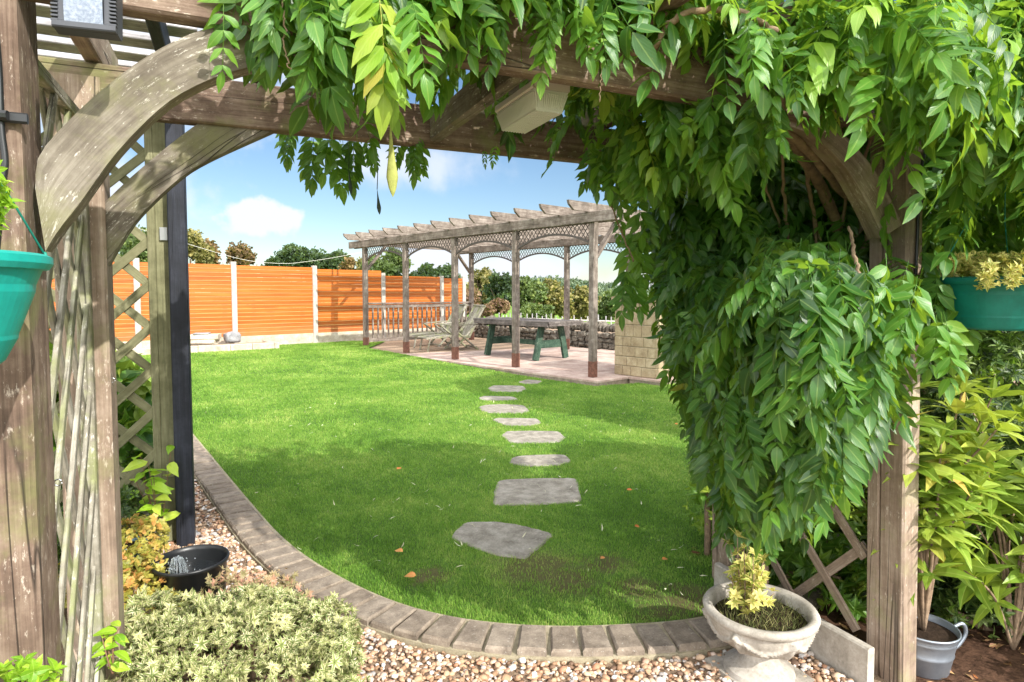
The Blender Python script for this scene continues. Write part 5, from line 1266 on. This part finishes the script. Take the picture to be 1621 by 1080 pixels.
# plants seen through the lattice
big = [merge([(leaflet(5, .95, .25, .3, .06), fr1((math.cos(a), math.sin(a), .1), (0, 0, 1)), .13, np.zeros(3), 0) for a in np.linspace(-2.0, 2.0, 5)]) for _ in range(3)]
for (x, y, hh, r, lab) in ((-.95, 4.6, 1.0, .4, 'broad lobed green plant just behind the green trellis'), (-1.9, 5.4, 1.2, .5, 'broad lobed green plant further left behind the black frame')):
    shrub('broad_leaved_plant', lab, [((x, y, hh*.75), (r, r, hh*.35)), ((x+.2, y-.1, hh*.45), (r*.8, r*.8, hh*.3))], big, 75, 1.1, M['bigleaf'], (x, y, 0), (0, 1), 'plant')
shrub('shady_ground_plant', 'dark mixed low planting at the foot of the green trellis', [((-.75, 4.25, .25), (.35, .3, .25)), ((-.6, 3.6, .22), (.22, .2, .2)), ((-.9, 3.3, .25), (.3, .3, .25)), ((-1.0, 2.8, .3), (.3, .3, .3))], SMALL, 520, .9, M['shrub_dark'], (-.8, 3.9, 0), (.1, 1), 'plant')
shrub('overhanging_shrub', 'leafy green shrub above and behind the left trellis', [((-1.15, 2.5, 2.15), (.35, .4, .25)), ((-1.3, 3.2, 1.5), (.3, .4, .5)), ((-1.4, 2.2, 1.2), (.3, .3, .5))], MED, 200, 1., M['shrub_bright'], (-1.3, 2.6, 0))

# ------------------------------------------------------------------ fallen leaves on the lawn
DL = leafm('orange fallen leaf', [(0, (196, 96, 40)), (.5, (214, 124, 60)), (1, (226, 160, 96))], (220, 120, 50), .2, .6)
fl = []
for k, (px, py) in enumerate(((628, 743), (638, 874), (659, 911), (992, 775), (1048, 886), (957, 882), (1012, 833), (1073, 672))):
    p = at_z(px, py, .055); lab = ('orange curled leaf on the lit grass left of the path', 'orange leaf standing in the shaded grass, further of two by the first flagstone', 'orange leaf in the shaded grass, nearer of two left of the first flagstone', 'small tan leaf right of the widest flagstone', 'pale leaf on thin grass towards the wisteria', 'tan leaf just right of the nearest flagstone', 'pale yellow leaf between path and wisteria', 'orange leaf far right on the sunny grass')[k]
    mb = MB(); t = leaflet(5, .55, .3, random.uniform(-.3, .4), .05); a = random.uniform(0, 6.28)
    mb.scatter([t], np.zeros(1, int), rot_frame(np.array([[math.cos(a), math.sin(a), .15]]), np.array([[random.uniform(-.5, .5), -.4, 1.]])), np.array([p]), np.array([.058 if k < 3 else .04]), np.array([random.random()]))
    tag(mb.build('fallen_leaf', DL), lab, 'leaf', 'fallen leaves on the lawn')
N = 900; x = rng.uniform(2.18, 4.4, N); y = rng.uniform(.9, 2.6, N); a = rng.uniform(0, 6.28, N)
mb = MB().scatter([leaflet(3, w_, .3, c, .05) for w_, c in ((.5, .3), (.3, .6), (.6, -.3), (.08, .1))], rng.integers(0, 4, N), rot_frame(np.stack([np.cos(a), np.sin(a), rng.uniform(-.1, .3, N)], 1), np.tile([0, 0, 1.], (N, 1))+rng.normal(0, .4, (N, 3))), np.stack([x, y, np.full(N, .02)], 1), rng.uniform(.02, .06, N), rng.random(N))
o = struct('bed_litter', mb, leafm('brown bed litter', [(0, (70, 46, 32)), (.5, (128, 88, 60)), (.85, (176, 132, 92)), (1, (196, 108, 56))], (150, 90, 50), .1, .7), False, 'stuff'); o['label'] = 'brown dry leaf litter and bark on the soil beside the bucket'; o['category'] = 'leaf litter'
N = 190; d = rng.uniform(2.7, 8, N); l = rng.uniform(-.5, .32, N)*d; x = VX[0]*d+RX[0]*l; y = VX[1]*d+RX[1]*l; k = inpoly(x, y, LP); x, y = x[k], y[k]; N = len(x)
T = [leaflet(4, .16, .3, c, .03) for c in (-.5, .2, .6)]; a = rng.uniform(0, 6.28, N)
mb = MB().scatter(T, rng.integers(0, 3, N), rot_frame(np.stack([np.cos(a), np.sin(a), rng.uniform(-.1, .3, N)], 1), np.tile([0, 0, 1.], (N, 1))+rng.normal(0, .4, (N, 3))), np.stack([x, y, .05+gz(x, y)], 1), rng.uniform(.02, .05, N), rng.random(N))
o = struct('leaf_litter', mb, leafm('bleached leaf litter', [(0, (190, 186, 150)), (1, (226, 222, 200))], (210, 210, 160), .2, .6), False, 'stuff'); o['label'] = 'scattered pale dry leaf slivers on the lawn'; o['category'] = 'leaf litter'

# ------------------------------------------------------------------ background trees, hill wood, pickets, wire
def treemat(name, stops): return leafm(name, stops, (150, 170, 60), .22, .6, vein=0)
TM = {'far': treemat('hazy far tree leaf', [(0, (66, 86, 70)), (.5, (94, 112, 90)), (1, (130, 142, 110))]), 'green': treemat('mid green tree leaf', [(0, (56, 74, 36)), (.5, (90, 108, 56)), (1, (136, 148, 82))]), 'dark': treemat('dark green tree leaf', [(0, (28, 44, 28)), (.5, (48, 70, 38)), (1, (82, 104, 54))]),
      'gold': treemat('golden autumn tree leaf', [(0, (84, 84, 46)), (.5, (124, 116, 64)), (1, (164, 150, 88))]), 'brown': treemat('russet tree leaf', [(0, (76, 56, 36)), (.5, (120, 94, 58)), (1, (158, 130, 84))]), 'red': treemat('reddish hedge leaf', [(0, (82, 56, 44)), (.5, (120, 88, 70)), (1, (150, 124, 90))])}
CL = []
for _ in range(6):
    it = []
    for k in range(9):
        v = rng.normal(0, 1, 3); v /= np.linalg.norm(v); it.append((leaflet(2, .75, .2, .1, .1), fr1(rng.normal(0, 1, 3), v+np.array([0, 0, .6])), random.uniform(.5, .9), v*random.uniform(.1, .6), random.uniform(-.15, .15)))
    CL.append(merge(it))
def tree(px, ytop, dist, wpx, mat, label, name='tree', group='trees beyond the garden', ground=None, cl=.36, dens=1.):
    top = at_d(px, ytop, dist); w = wpx*dist/FPX; r = math.hypot(top[0]-2, top[1]-6); zg = -.02-2.6*float(sstep(np.array((r-24)/40.))); H = top[2]-zg; base = np.array([top[0], top[1], zg])
    rt = thing(name, label, 'tree', tuple(base), group); cr = w/2; cz = zg+H*.56; mb = MB(); P = []; nb = int(9+w*1.1); A = []
    for k in range(nb):
        v = rng.normal(0, 1, 3); v /= np.linalg.norm(v); v[2] = v[2]*.9; c = np.array([top[0], top[1], cz])+v*np.array([cr*.66, cr*.66, H*.27]); rr = min(cr, H*.45)*random.uniform(.26, .48)
        n = int(110*dens*max(.5, (rr/.9)**1.2)); u = rng.normal(0, 1, (n, 3)); u /= np.linalg.norm(u, axis=1, keepdims=True); q = c+u*rr*rng.uniform(.55, 1.1, (n, 1))*[1, 1, .8]; P.append(q); A.append(np.clip(.45+.2*rng.normal(0, 1, n)+random.uniform(-.18, .18), 0, 1))
    P = np.concatenate(P); A = np.concatenate(A); k = (P[:, 2] > zg+.15*H); P = P[k]; A = A[k]; N = len(P)
    P[:, 2] = zg + (P[:, 2]-zg)*((top[2]-zg)/max(.1, np.sort(P[:, 2])[-max(4, N//60)]-zg))
    mb.scatter(CL, rng.integers(0, 6, N), rot_frame(rng.normal(0, 1, (N, 3)), rng.normal(0, 1, (N, 3))), P, rng.uniform(.6, 1.2, N)*cl*max(.6, dist/45), A)
    part('crown', mb, TM[mat], rt); tb = MB(); tb.tube([base, base+[.1, 0, H*.3], base+[0, .1, H*.75]], [H*.035, H*.025, H*.008], 8)
    for k in range(5): v = rng.normal(0, 1, 3); e = np.array([top[0], top[1], cz])+v*[cr*.35, cr*.35, H*.12]; tb.tube([base+Z3*H*.28, (base+Z3*H*.35+e)/2, e], [H*.015, H*.01, H*.004], 6)
    part('trunk', tb, M['bark'], rt, True)
TR = [(300, 372, 42, 70, 'gold', 'yellow green tree just above the fence beside the black post'), (352, 388, 46, 85, 'brown', 'russet brown rounded tree above the left fence panels'), (398, 402, 50, 40, 'brown', 'small thin russet tree at the end of the brown group'),
      (476, 396, 52, 95, 'dark', 'wide dark green tree above the middle of the orange fence'), (524, 402, 52, 44, 'dark', 'narrow dark tree between the fence middle and the pergola'), (556, 414, 50, 40, 'brown', 'low buff shrubby tree just left of the pergola'), (428, 416, 60, 40, 'dark', 'low dark distant tree peeping over the orange fence'),
      (618, 402, 46, 90, 'green', 'large mid green tree behind the first pergola bay'), (584, 410, 50, 45, 'gold', 'pale olive tree behind the left corner of the pergola'), (672, 424, 70, 50, 'dark', 'low dark tree behind the second pergola bay'), (704, 426, 72, 50, 'dark', 'dark feathery tree behind the third pergola post'),
      (762, 430, 48, 44, 'gold', 'golden tree just right of the far pergola corner'), (790, 438, 44, 56, 'dark', 'pointed dark green tree behind the back lattice'), (835, 446, 46, 60, 'green', 'olive green tree between the table and the back post'), (875, 448, 50, 60, 'gold', 'rounded tree of muted gold beside the olive tree'),
      (910, 458, 52, 72, 'gold', 'bright golden autumn tree near the back pergola post'), (960, 466, 60, 60, 'green', 'small round green tree below the wooded hill'), (1000, 468, 75, 70, 'dark', 'dark tree above the stone pier'), (780, 478, 34, 60, 'red', 'reddish brown bush behind the deck chairs'), (850, 486, 36, 70, 'green', 'low green bush above the table top'), (735, 462, 40, 50, 'red', 'russet bush at the end of the orange fence'),
      (1010, 478, 70, 60, 'green', 'small green tree right of the stone pier'), (200, 370, 44, 120, 'green', 'green tree glimpsed through the left trellis'), (90, 360, 44, 120, 'green', 'green tree furthest left behind the left archway post')]
random.seed(33)
for t in TR: tree(t[0], t[1], t[2], t[3], t[4], t[5])
# wooded hillside
def woods():
    mb = MB(); P = []; A = []; N0 = 1000
    for k in range(N0):
        r = random.uniform(165, 300); az = random.uniform(-9, 48); a = R(az)+YAW; x = 2+r*math.sin(a); y = 6+r*math.cos(a)
        hill = float(sstep(np.array((r-110)/150.)))*(5.*math.exp(-((az-3)/7.)**2)+4.*math.exp(-((az-50)/22.)**2)+2*math.exp(-((az+25)/22.)**2))-2.6
        rr = random.uniform(1.7, 3.0); n = 55; u = rng.normal(0, 1, (n, 3)); u /= np.linalg.norm(u, axis=1, keepdims=True); sh = random.uniform(.1, .75)
        P.append(np.array([x, y, hill+rr*.9])+u*rr*[1, 1, .95]*rng.uniform(.7, 1.05, (n, 1))); A.append(np.clip(sh+.12*rng.normal(0, 1, n), 0, 1))
    P = np.concatenate(P); A = np.concatenate(A); N = len(P)
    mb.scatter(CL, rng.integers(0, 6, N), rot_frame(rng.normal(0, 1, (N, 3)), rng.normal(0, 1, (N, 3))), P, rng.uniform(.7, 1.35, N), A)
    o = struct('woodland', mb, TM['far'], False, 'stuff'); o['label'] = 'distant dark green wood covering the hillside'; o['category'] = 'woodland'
woods()
def pickets():
    a = at_d(790, 500, 24); b = at_d(1120, 505, 19); a[2] = b[2] = 0; d = b-a; L = np.linalg.norm(d); d /= L; rt = thing('picket_fence', 'line of thin pale stakes in the field beyond the dry stone wall', 'fence', tuple(a)); mb = MB(); s = 0
    while s < L: p = a+d*s; mb.beam(p-Z3*.1, p+Z3*(.60+random.uniform(-.06, .06)), .022, .035, d, .003); s += random.uniform(.16, .30)
    part('stakes', mb, M['grey_slat'], rt); part('rail', MB().beam(a+Z3*.45, b+Z3*.45, .02, .04), M['white'], rt)
pickets()
def wire():
    p = [at_d(150, 340, 30), at_d(303, 388, 30), at_d(385, 411, 30), at_d(440, 417, 30), at_d(480, 415, 30), at_d(560, 402, 30), at_d(700, 370, 30)]; rt = thing('overhead_wire', 'thin pale wire sagging in front of the trees above the orange fence', 'wire', tuple(p[3])); part('wire_run', MB().tube(catmull(p, 8), .007, 5), M['white'], rt)
wire()
